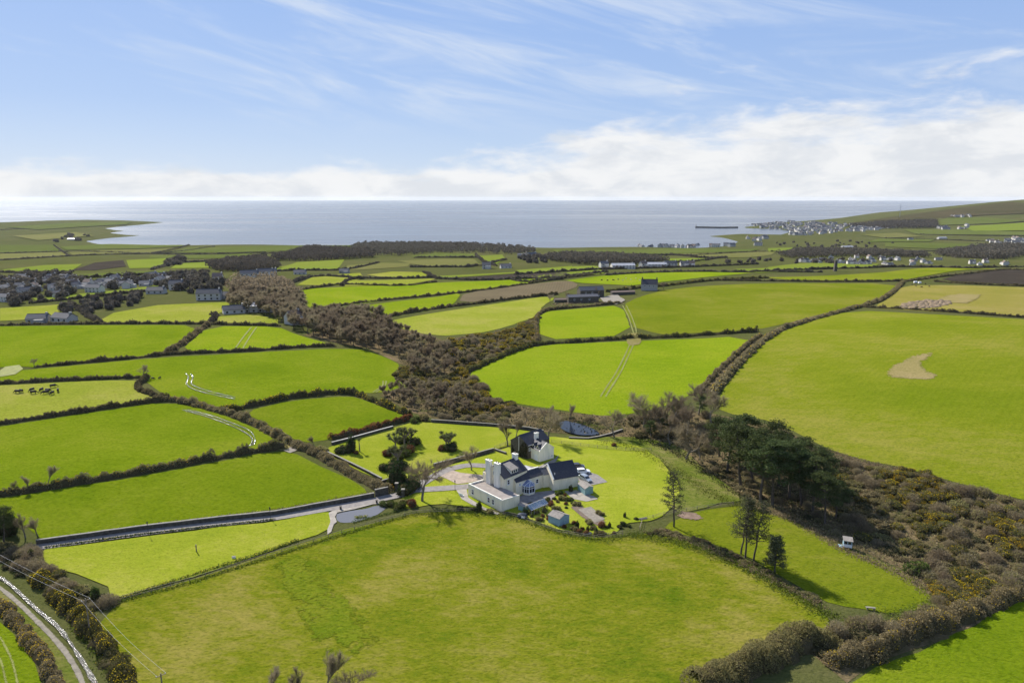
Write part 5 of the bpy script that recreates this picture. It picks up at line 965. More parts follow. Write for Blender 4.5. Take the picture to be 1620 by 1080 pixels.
def shed(label, q0, q1, dv, h, rise, wall, roof, name='garden_shed', door=True, lift=0.0):
    q0, q1, dv = V2(*q0), V2(*q1), V2(*dv); c = (q0 + q1 + dv) / 2; g = G(c.x, c.y) + lift
    o = thing(name, label, 'shed', (c.x, c.y, g)); a, b = q0 - c, q1 - c
    wall_gable(a, b, dv, -.25 - lift * .5, h, h + rise).build('wall', wall, o); roof_gable(a, b, dv, h, h + rise, .14, .07, .10).build('roof', roof, o)
    u = (b - a).normalized(); n = V2(u.y, -u.x); e = -n
    if door:
        m = MB(); p = b + dv / 2 + u * .02; m.box((p.x, p.y, .95), (.05, .85, 1.8), math.atan2(u.y, u.x)); d = m.build('door', wall, o); m = MB(); p = p + u * .05 + e * .3; m.box((p.x, p.y, .95), (.06, .06, .16), math.atan2(u.y, u.x)); m.build('handle', 'black_paint', d)
    mb = MB()
    for k in range(1, 6): p = a + (b - a) * (k / 6) + n * .012; mb.box((p.x, p.y, h / 2), (.035, .03, h - .1), math.atan2(u.y, u.x))
    mb.build('batten', wall, o); return o
shed('pale teal wooden shed on a concrete base beside the parked cars', (18.4, 178.5), (20.0, 174.6), (2.4, 1.5), 2.0, .55, 'teal_paint', 'shed_felt')
shed('larger blue-green shed with grey roof at the bottom of the kitchen garden', (9.1, 158.9), (11.8, 156.5), (2.6, 2.2), 2.15, .75, 'blue_paint', 'shed_felt')
shed('small low teal store against the flat roofed wing', (1.6, 166.0), (3.6, 164.3), (1.2, 1.3), 1.5, .35, 'teal_paint', 'shed_felt', door=False)
def greenhouse():
    c = V2(6.2, 165.4); o = thing('greenhouse', 'glass greenhouse with pale bars behind the blue-green shed', 'greenhouse', (c.x, c.y, G(c.x, c.y))); u = V2(.73, .68); n = V2(.68, -.73); L, W, h, r = 3.1, 1.5, 1.7, 2.6
    fr, gl = MB(), []
    P3 = lambda s, t, z: (u.x * s + n.x * t, u.y * s + n.y * t, z)
    for k in range(7):
        s = -L + 2 * L * k / 6
        for t in (-W, W): fr.tube(P3(s, t, 0), P3(s, t, h), .035, .035, 4); fr.tube(P3(s, t, h), P3(s, 0, r), .03, .03, 4)
    for t, z in ((-W, h), (W, h), (0, r), (-W, .1), (W, .1)): fr.tube(P3(-L, t, z), P3(L, t, z), .045, .045, 4)
    f = fr.build('frame', 'lead', o)
    for k in range(6):
        s0, s1 = -L + 2 * L * k / 6 + .03, -L + 2 * L * (k + 1) / 6 - .03
        for t in (-1, 1):
            for q in ([P3(s0, t * W, .1), P3(s1, t * W, .1), P3(s1, t * W, h), P3(s0, t * W, h)], [P3(s0, t * W, h), P3(s1, t * W, h), P3(s1, 0, r), P3(s0, 0, r)]):
                m = MB(); m.slab(q, .012); m.build('pane', 'clear_glass', o)
    for s in (-L, L): m = MB(); m.add([P3(s, -W, .1), P3(s, W, .1), P3(s, W, h), P3(s, 0, r), P3(s, -W, h)], [(0, 1, 2, 3, 4)]); m.build('pane', 'clear_glass', o)
greenhouse()
def coop():
    p = at((1340, 866)); o = thing('garden_hut', 'little white and blue hut with steps at the paddock edge', 'hut', p, R(-20)); m = MB(); m.box((0, 0, 1.3), (1.9, 1.6, 1.7)); b = m.build('wall', 'blue_paint', o); m = MB(); m.box((0, -.82, .85), (1.9, .04, .75)); m.build('panel', 'white_paint', b)
    m = MB(); m.slab([(-1.1, -1, 2.2), (1.1, -1, 2.2), (1.1, 1, 2.5), (-1.1, 1, 2.5)], .1); m.build('roof', 'shed_felt', o)
    for x in (-.5, .35): m = MB(); m.box((x, -.83, 1.65), (.6, .06, .6)); m.build('pane', 'window_glass', o)
    for x, y in ((-.85, -.7), (.85, -.7), (-.85, .7), (.85, .7)): m = MB(); m.box((x, y, .22), (.12, .12, .5)); m.build('leg', 'wood', o)
    m = MB(); m.box((-1.6, -.2, .35), (1.2, 1.4, .08)); m.box((-2.4, -.2, .15), (.5, 1.2, .08)); m.build('step', 'blue_paint', o)
coop()
# ------------------------------------------------------------------ parked cars
def car(label, p, rz, paint, L=4.3, W=1.78, H=1.5, group=None):
    o = thing('parked_car', label, 'car', p, rz); h = H
    def ring(x, z0, z1, w): return [Vector((x, -w, z0)), Vector((x, w, z0)), Vector((x, w * 1.0, z0 + (z1 - z0) * .6)), Vector((x, w * .9, z1)), Vector((x, -w * .9, z1)), Vector((x, -w, z0 + (z1 - z0) * .6))]
    w = W / 2; m = MB(); m.loft([ring(-L / 2, .35, .80, w * .82), ring(-L / 2 + .12, .26, .93, w * .95), ring(-L * .25, .24, .98, w), ring(L * .12, .24, .95, w), ring(L * .36, .25, .84, w * .97), ring(L / 2 - .1, .28, .70, w * .9), ring(L / 2, .36, .60, w * .78)]); b = m.build('body', paint, o)
    def cr(x, z, ww): return [Vector((x, -ww, .9)), Vector((x, ww, .9)), Vector((x, ww * .86, z)), Vector((x, -ww * .86, z))]
    m = MB(); m.loft([cr(-L * .47, .97, w * .86), cr(-L * .36, h - .06, w * .90), cr(-L * .05, h, w * .92), cr(L * .10, h - .08, w * .92), cr(L * .25, .95, w * .86)]); c = m.build('cabin', paint, o)
    for s in (-1, 1):
        m = MB(); y0, y1 = s * (w * .925), s * (w * .835); m.slab([(-L * .37, y0, 1.0), (L * .17, y0, 1.0), (L * .06, y1, h - .12), (-L * .32, y1, h - .12)], .03); m.build('side_window', 'window_glass', c)
        m = MB(); m.box((L / 2 - .12, s * w * .62, .62), (.2, .34, .14)); m.build('headlight', 'white_paint', o)
        for x in (-L * .31, L * .31):
            m = MB(); m.tube((x, s * (w - .2), .32), (x, s * (w + .01), .32), .32, .32, 14); t = m.build('wheel', 'tyre', o); m = MB(); m.tube((x, s * (w - .01), .32), (x, s * (w + .02), .32), .19, .19, 10); m.build('rim', 'alloy', t)
    m = MB(); m.slab([(L * .255, -w * .74, .99), (L * .255, w * .74, .99), (L * .12, w * .70, h - .10), (L * .12, -w * .70, h - .10)], .02); m.build('windscreen', 'window_glass', c)
    m = MB(); m.slab([(-L * .475, -w * .72, 1.02), (-L * .475, w * .72, 1.02), (-L * .385, w * .7, h - .12), (-L * .385, -w * .7, h - .12)], .02); m.build('rear_window', 'window_glass', c)
car('white hatchback parked beside the barn gable', (21.0, 190.2, .17), R(8), 'car_white'); car('silver-blue estate car parked between barn and teal shed', (21.2, 185.0, .17), R(-58), 'car_silver', 4.6); car('dark car half hidden behind the barn roof', (19.8, 194.2, .17), R(5), 'car_dark')

# ------------------------------------------------------------------ garden walls, fences, small things
def wall(px, label, h, th=.45, m='stone_wall', cop='coping', world=False, name='stone_wall', base=0.0):
    W = np.array(px, float) if world else P(px)[:, :2]; W = densify(W, 3.0, False); t = np.gradient(W, axis=0); t /= np.linalg.norm(t, axis=1)[:, None]; n = np.stack([-t[:, 1], t[:, 0]], 1); z = T(W[:, 0], W[:, 1]) + base
    c = Vector((W[0, 0], W[0, 1], z[0])); o = thing(name, label, 'wall', c); hs = h * (1 + rng.normal(0, .02, len(W)))
    for nm, mm, z0, z1, tt in (('masonry', m, -.3, hs, th), ('coping', cop, hs + .003, hs + .13, th + .10)):
        mb = MB(); rings = [[Vector((W[i, 0] + n[i, 0] * s * tt / 2, W[i, 1] + n[i, 1] * s * tt / 2, z[i] + (z0 if np.isscalar(z0) else z0[i]) if q == 0 else z[i] + z1[i])) - c for s, q in ((-1, 0), (1, 0), (1, 1), (-1, 1))] for i in range(len(W))]
        mb.loft(rings); mb.build(nm, mm, o)
    return o
wall([(58, 861.5), (120, 853), (217, 839.4), (330, 826), (435, 814.8), (500, 803), (560, 792), (592, 786)], 'high dark stone wall along the drive', 1.2, .5)
wall([(593.5, 785.6), (614, 781)], 'stepped up end of the drive wall by the gate', 2.1, .5)
wall([(525, 704), (560, 695), (600, 684), (622, 678)], 'garden wall with white capping in front of the red hedge', 1.0, .5, cop='coping_pale')
wall([(682, 668), (740, 672), (795, 676), (835, 680), (860, 685)], 'dark stone wall along the top of the palm lawn', 1.1)
wall([(686, 739), (720, 730), (755, 721), (781, 714)], 'low stone wall dropping from palm lawn to the curved drive', 1.1)
wall([(783, 713), (792, 716), (801, 719)], 'short low stone wall beside the stone house', .7)
wall([(516, 717), (540, 728), (575, 745), (604, 760)], 'low wall between the palm lawn and the wide brown hedge', .8)
wall([(604, 764), (622, 759)], 'bit of dark wall beside the cypress', .8)
wall([(900, 694), (930, 695), (948, 692), (965, 688), (985, 681)], 'low rubble wall holding the pond', .6, .6)
def mb_thing(name, label, cat, loc, parts, rz=0.0, group=None):
    o = thing(name, label, cat, loc, rz, group)
    for nm, mm, f in parts: m = MB(); f(m); m.build(nm, mm, o)
    return o
for px, lab in (((628, 776), 'stout brown stone gate pillar by the drive wall'), ((638, 786), 'brown stone gate pillar beside the pool shrubs')):
    mb_thing('gate_pillar', lab, 'gate pillar', at(px), [('shaft', 'stone_wall', lambda m: m.box((0, 0, .95), (.8, .8, 2.5))), ('cap', 'coping', lambda m: m.box((0, 0, 2.31), (1.0, 1.0, .2)))])
for px, lab in (((720, 778), 'black lamp post between the terrace and the lower lawn'), ((428, 822), 'black lamp post on the edge of the drive'), ((235, 846), 'lamp post at the far end of the pale lawn')):
    mb_thing('lamp_post', lab, 'lamp post', at(px), [('pole', 'black_paint', lambda m: m.tube((0, 0, -.2), (0, 0, 2.9), .07, .05, 7)), ('lantern', 'black_paint', lambda m: m.tube((0, 0, 2.9), (0, 0, 3.35), .10, .20, 6)), ('finial', 'black_paint', lambda m: m.tube((0, 0, 3.35), (0, 0, 3.6), .20, .02, 6))])
mb_thing('sundial_post', 'short wooden post standing on the pale lawn', 'post', at((311, 873)), [('shaft', 'wood', lambda m: m.box((0, 0, .8), (.18, .18, 2.0))), ('cap', 'wood', lambda m: m.box((0, 0, 1.83), (.3, .3, .07)))])
mb_thing('trough', 'small white trough on the pale lawn', 'trough', at((370, 883)), [('tub', 'white_paint', lambda m: m.box((0, 0, .25), (.7, .4, .5))), ('rim', 'coping', lambda m: m.box((0, 0, .53), (.8, .5, .06)))])
for px, lab in (((539, 806), 'dark urn at the left of the pool terrace'), ((596, 796), 'dark urn at the right of the pool terrace')):
    mb_thing('garden_urn', lab, 'urn', at(px), [('base', 'stone_dark', lambda m: m.box((0, 0, .25), (.45, .45, .6))), ('bowl', 'stone_dark', lambda m: m.tube((0, 0, .55), (0, 0, 1.0), .15, .38, 9))])
def fence(px, label, h=1.15, step=2.4, rails=3, m='wood'):
    W = P(px)[:, :2]; W = densify(W, step, False); z = T(W[:, 0], W[:, 1]); c = Vector((W[0, 0], W[0, 1], z[0])); o = thing('post_and_rail_fence', label, 'fence', c)
    pm = MB().box((0, 0, h / 2 - .15), (.11, .11, h + .3)).mesh('post', m)
    for p, q in zip(W, z): k = put('post', pm, o); k.location = Vector((p[0], p[1], q)) - c
    for r in range(rails):
        mb = MB()
        for i in range(len(W) - 1): mb.tube(Vector((*W[i], z[i] + h * (r + .85) / rails)) - c, Vector((*W[i + 1], z[i + 1] + h * (r + .85) / rails)) - c, .045, .045, 4)
        mb.build('rail', m, o)
fence([(782, 711), (800, 704), (812, 699)], 'short fence running from the low wall to the stone house')
fence([(872, 700), (905, 704), (945, 709), (990, 713), (1030, 713)], 'long post and rail fence across the lawn bank')
fence([(1012, 838), (1016, 824), (1050, 815), (1120, 803), (1160, 798)], 'thin wire fence round the burnt patch', .95, 3.0, 2)
fence([(176, 953), (300, 920), (420, 882), (520, 850), (600, 826), (660, 812), (760, 808)], 'wire fence on posts between pasture and pale lawn', 1.0, 3.2, 2)
fence([(760, 808), (815, 817), (880, 842), (940, 852), (985, 845)], 'wire fence between pasture and kitchen garden', 1.0, 3.0, 2)
for px, lab in (((1018, 822), 'bleached stack of logs by the thin fence'), ((930, 846), 'low plank pile at the garden edge')):
    o = thing('log_pile', lab, 'logs', at(px), R(20))
    for k in range(7): m = MB(); m.tube((-1.1 + .1 * (k % 2), (k % 4) * .24, .12 + .2 * (k // 4)), (1.1, (k % 4) * .24, .12 + .2 * (k // 4)), .12, .10, 6); m.build('log', 'coping', o)
o = thing('covered_woodpile', 'dark blue tarpaulin covered heap beside the teal store', 'heap', at((826, 818))); m = MB(); rings = [[Vector((math.cos(t) * r, math.sin(t) * r * .7, z)) for t in (6.283 * k / 10 for k in range(10))] for r, z in ((1.5, -.1), (1.45, .5), (1.1, 1.0), (.4, 1.2))]; m.loft(rings); m.build('tarpaulin', 'car_dark', o); m = MB(); m.box((0.2, -1.0, .5), (.8, .1, .5)); m.build('window_frame', 'white_paint', o)
mb_thing('garden_bench', 'white garden bench on the terrace path', 'bench', at((730, 785)), [('seat', 'white_paint', lambda m: m.box((0, 0, .45), (1.5, .45, .08))), ('backrest', 'white_paint', lambda m: m.box((0, .25, .75), (1.5, .06, .5)))] + [('leg', 'white_paint', lambda m, x=x, y=y: m.box((x, y, .2), (.07, .07, .42))) for x in (-.65, .65) for y in (-.18, .18)], R(140))
mb_thing('stone_bench', 'pale stone bench at the paddock end', 'bench', at((1377, 964)), [('seat', 'coping', lambda m: m.box((0, 0, .5), (1.8, .5, .12)))] + [('leg', 'coping', lambda m, x=x: m.box((x, 0, .2), (.2, .4, .5))) for x in (-.6, .6)], R(-10))
# daffodil and border edging
def edging(px, label, w, n, ls, m, flower=0.0, name='flower_border'):
    W = densify(P(px)[:, :2], 0.7, False); i = rng.integers(0, len(W), n); p = W[i] + rng.normal(0, w * .35, (n, 2)); z = T(p[:, 0], p[:, 1]) + rng.random(n) * .45; c = np.array([*W[0], T(W[:1, 0], W[:1, 1])[0]])
    o = thing(name, label, 'border', c); V, F = leafquads(np.column_stack([p, z]) - c, ls * rng.uniform(.6, 1.2, n)); put('foliage', npmesh('foliage', V, F, m), o)['kind'] = 'stuff'
    if flower:
        k = int(n * flower); i = rng.integers(0, len(W), k); p = W[i] + rng.normal(0, w * .3, (k, 2)); z = T(p[:, 0], p[:, 1]) + .45; V, F = leafquads(np.column_stack([p, z]) - c, np.full(k, .09), .9); put('blossom', npmesh('blossom', V, F, 'daffodil'), o)['kind'] = 'stuff'
edging([(74, 867), (217, 847), (330, 834), (432, 823)], 'daffodil border along the drive edge', .8, 4200, .17, 'leaf_dark', .05)
edging([(182, 950), (280, 918), (400, 880), (470, 855)], 'daffodil strip along the pasture fence', 1.0, 2200, .17, 'leaf_mid', .25)
edging([(68, 857), (217, 835), (330, 821), (430, 809), (500, 797), (585, 781)], 'weedy verge with orange flowers on top of the drive wall', 1.6, 3600, .20, 'leaf_hedge', .12)
edging([(560, 826), (600, 816), (640, 806)], 'green planting on the lower pool edge', .8, 500, .16, 'leaf_mid', 0)
edging([(565, 819), (578, 818)], 'yellow-green water plant in the pool', 1.0, 260, .15, 'leaf_grass', .2)
def rough(px, label, w, n, ls=.2, m='leaf_grass', name='rough_grass', poly=False):
    W = P(px)[:, :2]
    if poly: p = scatter(px, math.sqrt(1.0 / n))[:, :2]
    else: D = densify(W, .5, False); p = D[rng.integers(0, len(D), n)] + rng.normal(0, w * .4, (n, 2))
    k = len(p); z = T(p[:, 0], p[:, 1]) + rng.random(k) ** 2 * .55; V, F = leafquads(np.column_stack([p, z]), ls * rng.uniform(.5, 1.2, k)); o = put(name, npmesh(name, V, F, m)); tag(o, label, kind='stuff')
rough([(640, 815), (720, 808), (815, 820), (900, 848), (960, 856), (1010, 845)], 'long grass along the garden boundary', 2.2, 3800)
rough([(1000, 846), (1080, 858), (1180, 898), (1260, 945), (1330, 985)], 'long grass and dock on the paddock bank', 3.0, 6500)
rough([(1040, 838), (1120, 868), (1190, 900), (1300, 960)], 'dry straw grass on the paddock bank', 2.0, 2200, .2, 'leaf_straw')
rough([(176, 956), (300, 922), (420, 884), (520, 853), (640, 817)], 'grass tufts under the pasture fence', 1.2, 3000)
rough([(955, 700), (1010, 710), (1070, 745), (1130, 785), (1190, 805)], 'tussocky grass on the lawn bank', 5.0, 5000)
rough([(1190, 800), (1260, 825), (1340, 872), (1430, 910), (1490, 950)], 'dead bracken fringe of the paddock', 3.2, 5200, .22, 'leaf_straw')
rough([(1400, 972), (1470, 965), (1490, 950), (1430, 985)], 'nettles at the paddock end', 3.0, 1500, .22, 'leaf_grass')
rough([(120, 985), (150, 1020), (180, 1060), (200, 1090)], 'rank grass between gorse hedge and pasture', 2.0, 2500)
rough([(1000, 690), (1060, 712), (1110, 742), (1170, 785)], 'ivy and bracken at the foot of the tree belt', 3.0, 3500, .22, 'leaf_wall')
rough([(1300, 712), (1360, 730), (1440, 748), (1530, 774), (1640, 802)], 'bleached grass along the top of the scrub', 2.4, 4200, .22, 'leaf_straw')
rough([(885, 668), (915, 668), (945, 676), (985, 680)], 'green reeds round the pond', 2.0, 1200, .24, 'leaf_grass')
# utility poles and wires
def pole(px, label, h=7.5):
    p = at(px); mb_thing('utility_pole', label, 'pole', p, [('shaft', 'wood', lambda m: m.tube((0, 0, -.5), (0, 0, h), .15, .10, 8)), ('crossarm', 'wood', lambda m: m.box((0, 0, h - .4), (1.5, .1, .1), R(40)))] + [('insulator', 'white_paint', lambda m, x=x: m.tube((x * .77, x * .64, h - .35), (x * .77, x * .64, h - .15), .05, .04, 6)) for x in (-.65, 0, .65)]); return Vector(p) + Vector((0, 0, h - .15))
t0 = pole((143, 1003), 'wooden utility pole in the gorse above the lane'); t1 = pole((-75, 880), 'wooden utility pole beside the lane bend'); t2 = pole((262, 1130), 'wooden utility pole below the pasture')
for a, b, lab in ((t1, t0, 'sagging pair of wires over the lane corner'), (t0, t2, 'sagging pair of wires over the pasture edge')):
    o = thing('power_line', lab, 'wires', a)
    for s in (-.65, .65):
        m = MB(); q = [a.lerp(b, k / 10) + Vector((s * .77, s * .64, -.9 * math.sin(math.pi * k / 10))) - a for k in range(11)]
        for u_, v_ in zip(q[:-1], q[1:]): m.tube(u_, v_, .014, .014, 4)
        m.build('wire', 'lead', o)
# ------------------------------------------------------------------ animals
def beast_mesh(name, m, L=1.5, H=1.35, head=.5):
    mb = MB(); n = 8
    def ring(x, z, ry, rz): return [Vector((x, math.cos(t) * ry, z + math.sin(t) * rz)) for t in (6.283 * k / n for k in range(n))]
    z = H * .66; mb.loft([ring(-L * .52, z + .06, .10, .14), ring(-L * .46, z, .26, .32), ring(-L * .2, z - .04, .34, .38), ring(L * .12, z - .05, .35, .40), ring(L * .38, z, .27, .36), ring(L * .52, z - .05, .18, .26), ring(L * .66, z - .22, .13, .18), ring(L * .80, z - .46, .11, .14), ring(L * .98, z - .72, .07, .09)])
    for x in (-L * .40, L * .36):
        for s in (-1, 1): mb.tube((x, s * .17, z - .1), (x + (.04 if x < 0 else 0), s * .17, H * .28), .12, .065, 6); mb.tube((x + (.04 if x < 0 else 0), s * .17, H * .28), (x, s * .17, -.02), .065, .055, 6)
    mb.tube((-L * .53, 0, z + .12), (-L * .58, 0, H * .3), .035, .03, 5)
    for s in (-1, 1): mb.tube((L * .72, s * .09, z - .26), (L * .70, s * .24, z - .24), .05, .02, 5)
    return mb.mesh(name, m)
cowm = beast_mesh('cow', 'cow_black', 1.65, 1.4); sheepm = beast_mesh('sheep', 'wool', 1.0, .85); cowb = beast_mesh('cow', 'cow_brown', 1.6, 1.35)
def herd(name, me, pxs, label, cat, group, s=1.0):
    for q in pxs: p = at(q); o = put(name, me); o.location = p; o.rotation_euler = (0, 0, rng.random() * 6.28); o.scale = (s,) * 3; tag(o, label, cat, group)
herd('cow', cowm, [(28, 622), (34, 621), (51, 619), (53, 623), (66, 619), (76, 620), (73, 623), (83, 624), (92, 620), (84, 613)], 'black cow grazing in the pale pasture', 'cow', 'black cattle in the pale pasture', 1.25)
herd('calf', cowm, [(242, 600), (253, 599)], 'small dark calf near the wind-blown tree', 'calf', 'calves by the wind-blown tree', .8)
herd('cow', cowm, [(952, 444), (961, 444.5), (970, 444), (978, 443)], 'dark cow on the field beyond the stone farm', 'cow', 'cattle beyond the stone farm', 1.2)
herd('cow', cowb, [(1443, 451), (1449, 453), (1458, 455), (1470, 454), (1464, 450)], 'brown cow beside the feeder in the stubble field', 'cow', 'cattle at the feeder', 1.2)
herd('sheep', sheepm, [(990, 441), (998, 443), (1006, 441), (1012, 444), (985, 444)], 'white sheep on the field beyond the stone farm', 'sheep', 'sheep beyond the stone farm', 1.3)
mb_thing('cattle_feeder', 'white cattle trailer and feeder at the top of the stubble field', 'feeder', at((1448, 448)), [('tank', 'white_paint', lambda m: m.tube((-1.5, 0, 1.3), (1.5, 0, 1.3), 1.0, 1.0, 12)), ('frame', 'wood', lambda m: m.box((0, 0, .35), (3.4, 1.6, .5))), ('rack', 'white_paint', lambda m: m.box((4.5, 0, .8), (2.6, 1.8, 1.7)))])
W = scatter([(1420, 486), (1440, 478), (1470, 475), (1500, 476), (1506, 480), (1480, 487), (1440, 489)], 3.2); hp = thing('earth_heap', 'row of brown earth heaps tipped on the stubble field', 'heap', W.mean(0))
for p in W:
    m = MB(); r0 = rng.uniform(1.2, 2.4); m.loft([[Vector((math.cos(t) * r * r0 * rng.uniform(.85, 1.15), math.sin(t) * r * r0 * rng.uniform(.85, 1.15), z * r0 * .55)) for t in (6.283 * k / 8 for k in range(8))] for r, z in ((1.15, -.3), (.95, .35), (.6, .8), (.2, 1.0))]); k = m.build('mound', 'heap_soil', hp); k.location = Vector(p) - Vector(W.mean(0))
# ------------------------------------------------------------------ farm buildings across the valley
def barn(parent_label, cx, rz, L, W, h, r, wallm, roofm, name='farm_building', parts=(), cat='building', group=None):
    p = np.array(cx) if len(cx) == 3 else at(cx); o = thing(name, parent_label, cat, p, rz, group)
    wall_gable((-L / 2, -W / 2), (L / 2, -W / 2), (0, W), -1.0, h, h + r).build('wall', wallm, o); roof_gable((-L / 2, -W / 2), (L / 2, -W / 2), (0, W), h, h + r, .25, .15, .15).build('roof', roofm, o)
    for x, z, w, hh in parts: window(o, (x, -W / 2), (1, 0), (0, -1), w, hh, z)
    return o
barn('roofless looking long stone barn in front of the stone farm', (921, 478), R(12), 26, 8, 5.0, 1.6, 'stone_dark', 'slate_grey', parts=[(-8, 3, 1.2, 1.4), (-2, 3, 1.2, 1.4), (5, 3, 1.2, 1.4)])
barn('tall two storey stone farmhouse of the hill farm', (934, 470), R(14), 22, 9, 6.5, 3.0, 'stone_dark', 'slate_grey', parts=[(-6, 4.5, 1.2, 1.6), (0, 4.5, 1.2, 1.6), (6, 4.5, 1.2, 1.6), (-6, 2, 1.2, 1.6), (6, 2, 1.2, 1.6)])
b_ = barn('gabled farmhouse with pale gable and dark roof on the ridge', (1027, 459), R(-12), 15, 8.5, 6.0, 4.2, 'far_wall_grey', 'slate', parts=[(-4, 4.2, 1.2, 1.5), (0, 4.2, 1.2, 1.5), (4, 4.2, 1.2, 1.5)]); chimney(b_, (6.6, 0), 0, 1.0, 1.4, 8, 12.0, 'stone_dark', 2); chimney(b_, (-6.6, 0), 0, 1.0, 1.4, 8, 12.0, 'stone_dark', 2)
barn('low rust roofed outbuilding left of the stone farm', (890, 478), R(8), 14, 5, 2.4, 1.0, 'stone_dark', 'far_roof_brown'); barn('long low stone shed between the two farms', (985, 466), R(14), 22, 5, 2.6, 1.0, 'stone_dark', 'far_roof_brown')
sheet('terrace', [(950, 472), (975, 466), (990, 476), (975, 482), (955, 480)], 'gravel', 'stony farm yard', lift=.15, jitter=.4); rough([(880, 482), (930, 478), (980, 480)], 'rank grass round the stone farm', 6, 1200, .7, 'leaf_straw')
p = at((1321, 429)); mb_thing('mine_chimney', 'tall square stone mine chimney on the ridge', 'chimney', p, [('shaft', 'stone_dark', lambda m: m.tube((0, 0, -1), (0, 0, 13), 2.6, 2.0, 4)), ('cap', 'stone_dark', lambda m: m.tube((0, 0, 13), (0, 0, 13.8), 2.3, 2.2, 4))])
p = at((1423, 345)); mb_thing('radio_mast', 'thin radio mast standing on the moor above the town', 'mast', p, [('mast', 'lead', lambda m: m.tube((0, 0, -2), (0, 0, 75), 1.1, .8, 5)), ('base', 'far_wall', lambda m: m.box((0, 0, 1), (6, 4, 3)))])
# ------------------------------------------------------------------ breakwater and distant houses
W = np.array([flat(x, y, SEA) for x, y in ((1166, 360.6), (1140, 360.9), (1101, 360.2))]); o = thing('breakwater', 'long dark breakwater reaching into the bay', 'breakwater', (W[0, 0], W[0, 1], SEA)); m = MB()
for a, b in zip(W[:-1], W[1:]):
    d = (b - a); L_ = np.hypot(*d); c = (a + b) / 2 - W[0]; m.box((c[0], c[1], 1), (L_ + 4, 14, 11), math.atan2(d[1], d[0]))
m.build('quay', 'rock', o); m = MB(); e = W[-1] - W[0]; m.tube((e[0], e[1], 5), (e[0], e[1], 15), 3, 2.4, 8); m.build('beacon', 'far_wall', o)
def house_mesh(L, W, h, r, wm, rm, ext=False):
    m = wall_gable((-L / 2, -W / 2), (L / 2, -W / 2), (0, W), -3.0, h, h + r); nw = len(m.f)
    rf = roof_gable((-L / 2, -W / 2), (L / 2, -W / 2), (0, W), h, h + r, .3, .25, .3); m.add(rf.v, rf.f); ch = MB(); ch.box((L * .42, 0, h + r), (1.0, 1.6, 2.2)); m.add(ch.v, ch.f)
    if ext: e = MB(); e.box((L * .2, -W / 2 - 1.6, h * .3), (L * .45, 3.2, h * .6 + 2)); m.add(e.v, e.f)
    wn = MB(); wx = max(1, int(L // 4))
    for k in range(wx):
        for z in ((1.4, 4.0) if h > 4 else (1.4,)): wn.box((-L / 2 + L * (k + .5) / wx, -W / 2 - .04, z), (1.3, .12, 1.3))
    n2 = len(m.f); m.add(wn.v, wn.f)
    me = bpy.data.meshes.new('house'); me.from_pydata(m.v, [], m.f)
    for q in (wm, rm, 'window_glass'): me.materials.append(MATS[q])
    mi = np.zeros(len(m.f), np.int32); mi[nw:nw + len(rf.f)] = 1; mi[n2:] = 2; me.polygons.foreach_set('material_index', mi); me.update(); return me
HM = [house_mesh(11, 8, 5.2, 3.0, 'far_wall', 'far_roof', True), house_mesh(14, 8, 2.8, 2.6, 'far_wall', 'far_roof'), house_mesh(9, 7.5, 5.4, 3.2, 'far_wall', 'far_roof_brown', True), house_mesh(18, 8, 5.4, 3.0, 'far_wall', 'far_roof'), house_mesh(12, 8, 3.0, 2.6, 'far_wall_grey', 'far_roof', True), house_mesh(30, 12, 4.5, 2.5, 'far_wall', 'tin_roof')]
def village(poly, sp, n, label, group, s=1.0, kinds=(0, 1, 2, 3, 4)):
    for c in scatter(poly, sp, n):
        o = put('house', HM[kinds[rng.integers(0, len(kinds))]]); o.location = c; o.rotation_euler = (0, 0, rng.choice([0, 1.57, .4, -.35, 1.2]) + rng.normal(0, .12)); o.scale = (s,) * 3; tag(o, label, 'house', group)
village([(1165, 359.5), (1215, 354.5), (1300, 353), (1360, 357), (1420, 360), (1370, 366), (1310, 370), (1245, 374), (1250, 366), (1200, 361)], 22, 120, 'white house crowded in the harbour town', 'harbour town houses', 1.35)
village([(0, 452), (40, 440), (120, 440), (130, 452), (100, 470), (40, 474), (0, 480)], 15, 42, 'pale house in the village among bare trees', 'village houses', .72); village([(105, 462), (160, 447), (240, 440), (275, 444), (240, 452), (130, 466)], 14, 24, 'white house strung along the village lane', 'village lane houses', .8)
village([(1240, 414), (1300, 408), (1400, 407), (1500, 410), (1600, 416), (1600, 421), (1480, 419), (1300, 417)], 17, 44, 'white bungalow along the valley road', 'valley road houses', .82, (1, 1, 2, 4, 0))
village([(1010, 390.5), (1080, 390), (1190, 386), (1215, 388), (1120, 392), (1020, 392.5)], 26, 22, 'white house in the row above the shore', 'shore road houses', 1.3, (0, 3, 2)); village([(1560, 382), (1620, 378), (1640, 386), (1580, 388)], 20, 26, 'white house in the hill foot village', 'hill foot houses', 1.3)
village([(1180, 378), (1215, 374), (1230, 380), (1190, 384)], 26, 8, 'house on the green point by the bay', 'point houses', 1.3); village([(1470, 361), (1530, 357), (1540, 362), (1490, 364)], 22, 12, 'white house in the hamlet under the moor', 'moor hamlet houses', 1.3); village([(1505, 342), (1545, 340), (1550, 343), (1510, 345)], 24, 8, 'white house high on the hill', 'hill houses', 1.3); village([(815, 404), (840, 401), (850, 406), (825, 410)], 15, 10, 'white house in the hamlet below the coast wood', 'wood hamlet houses', 1.1)
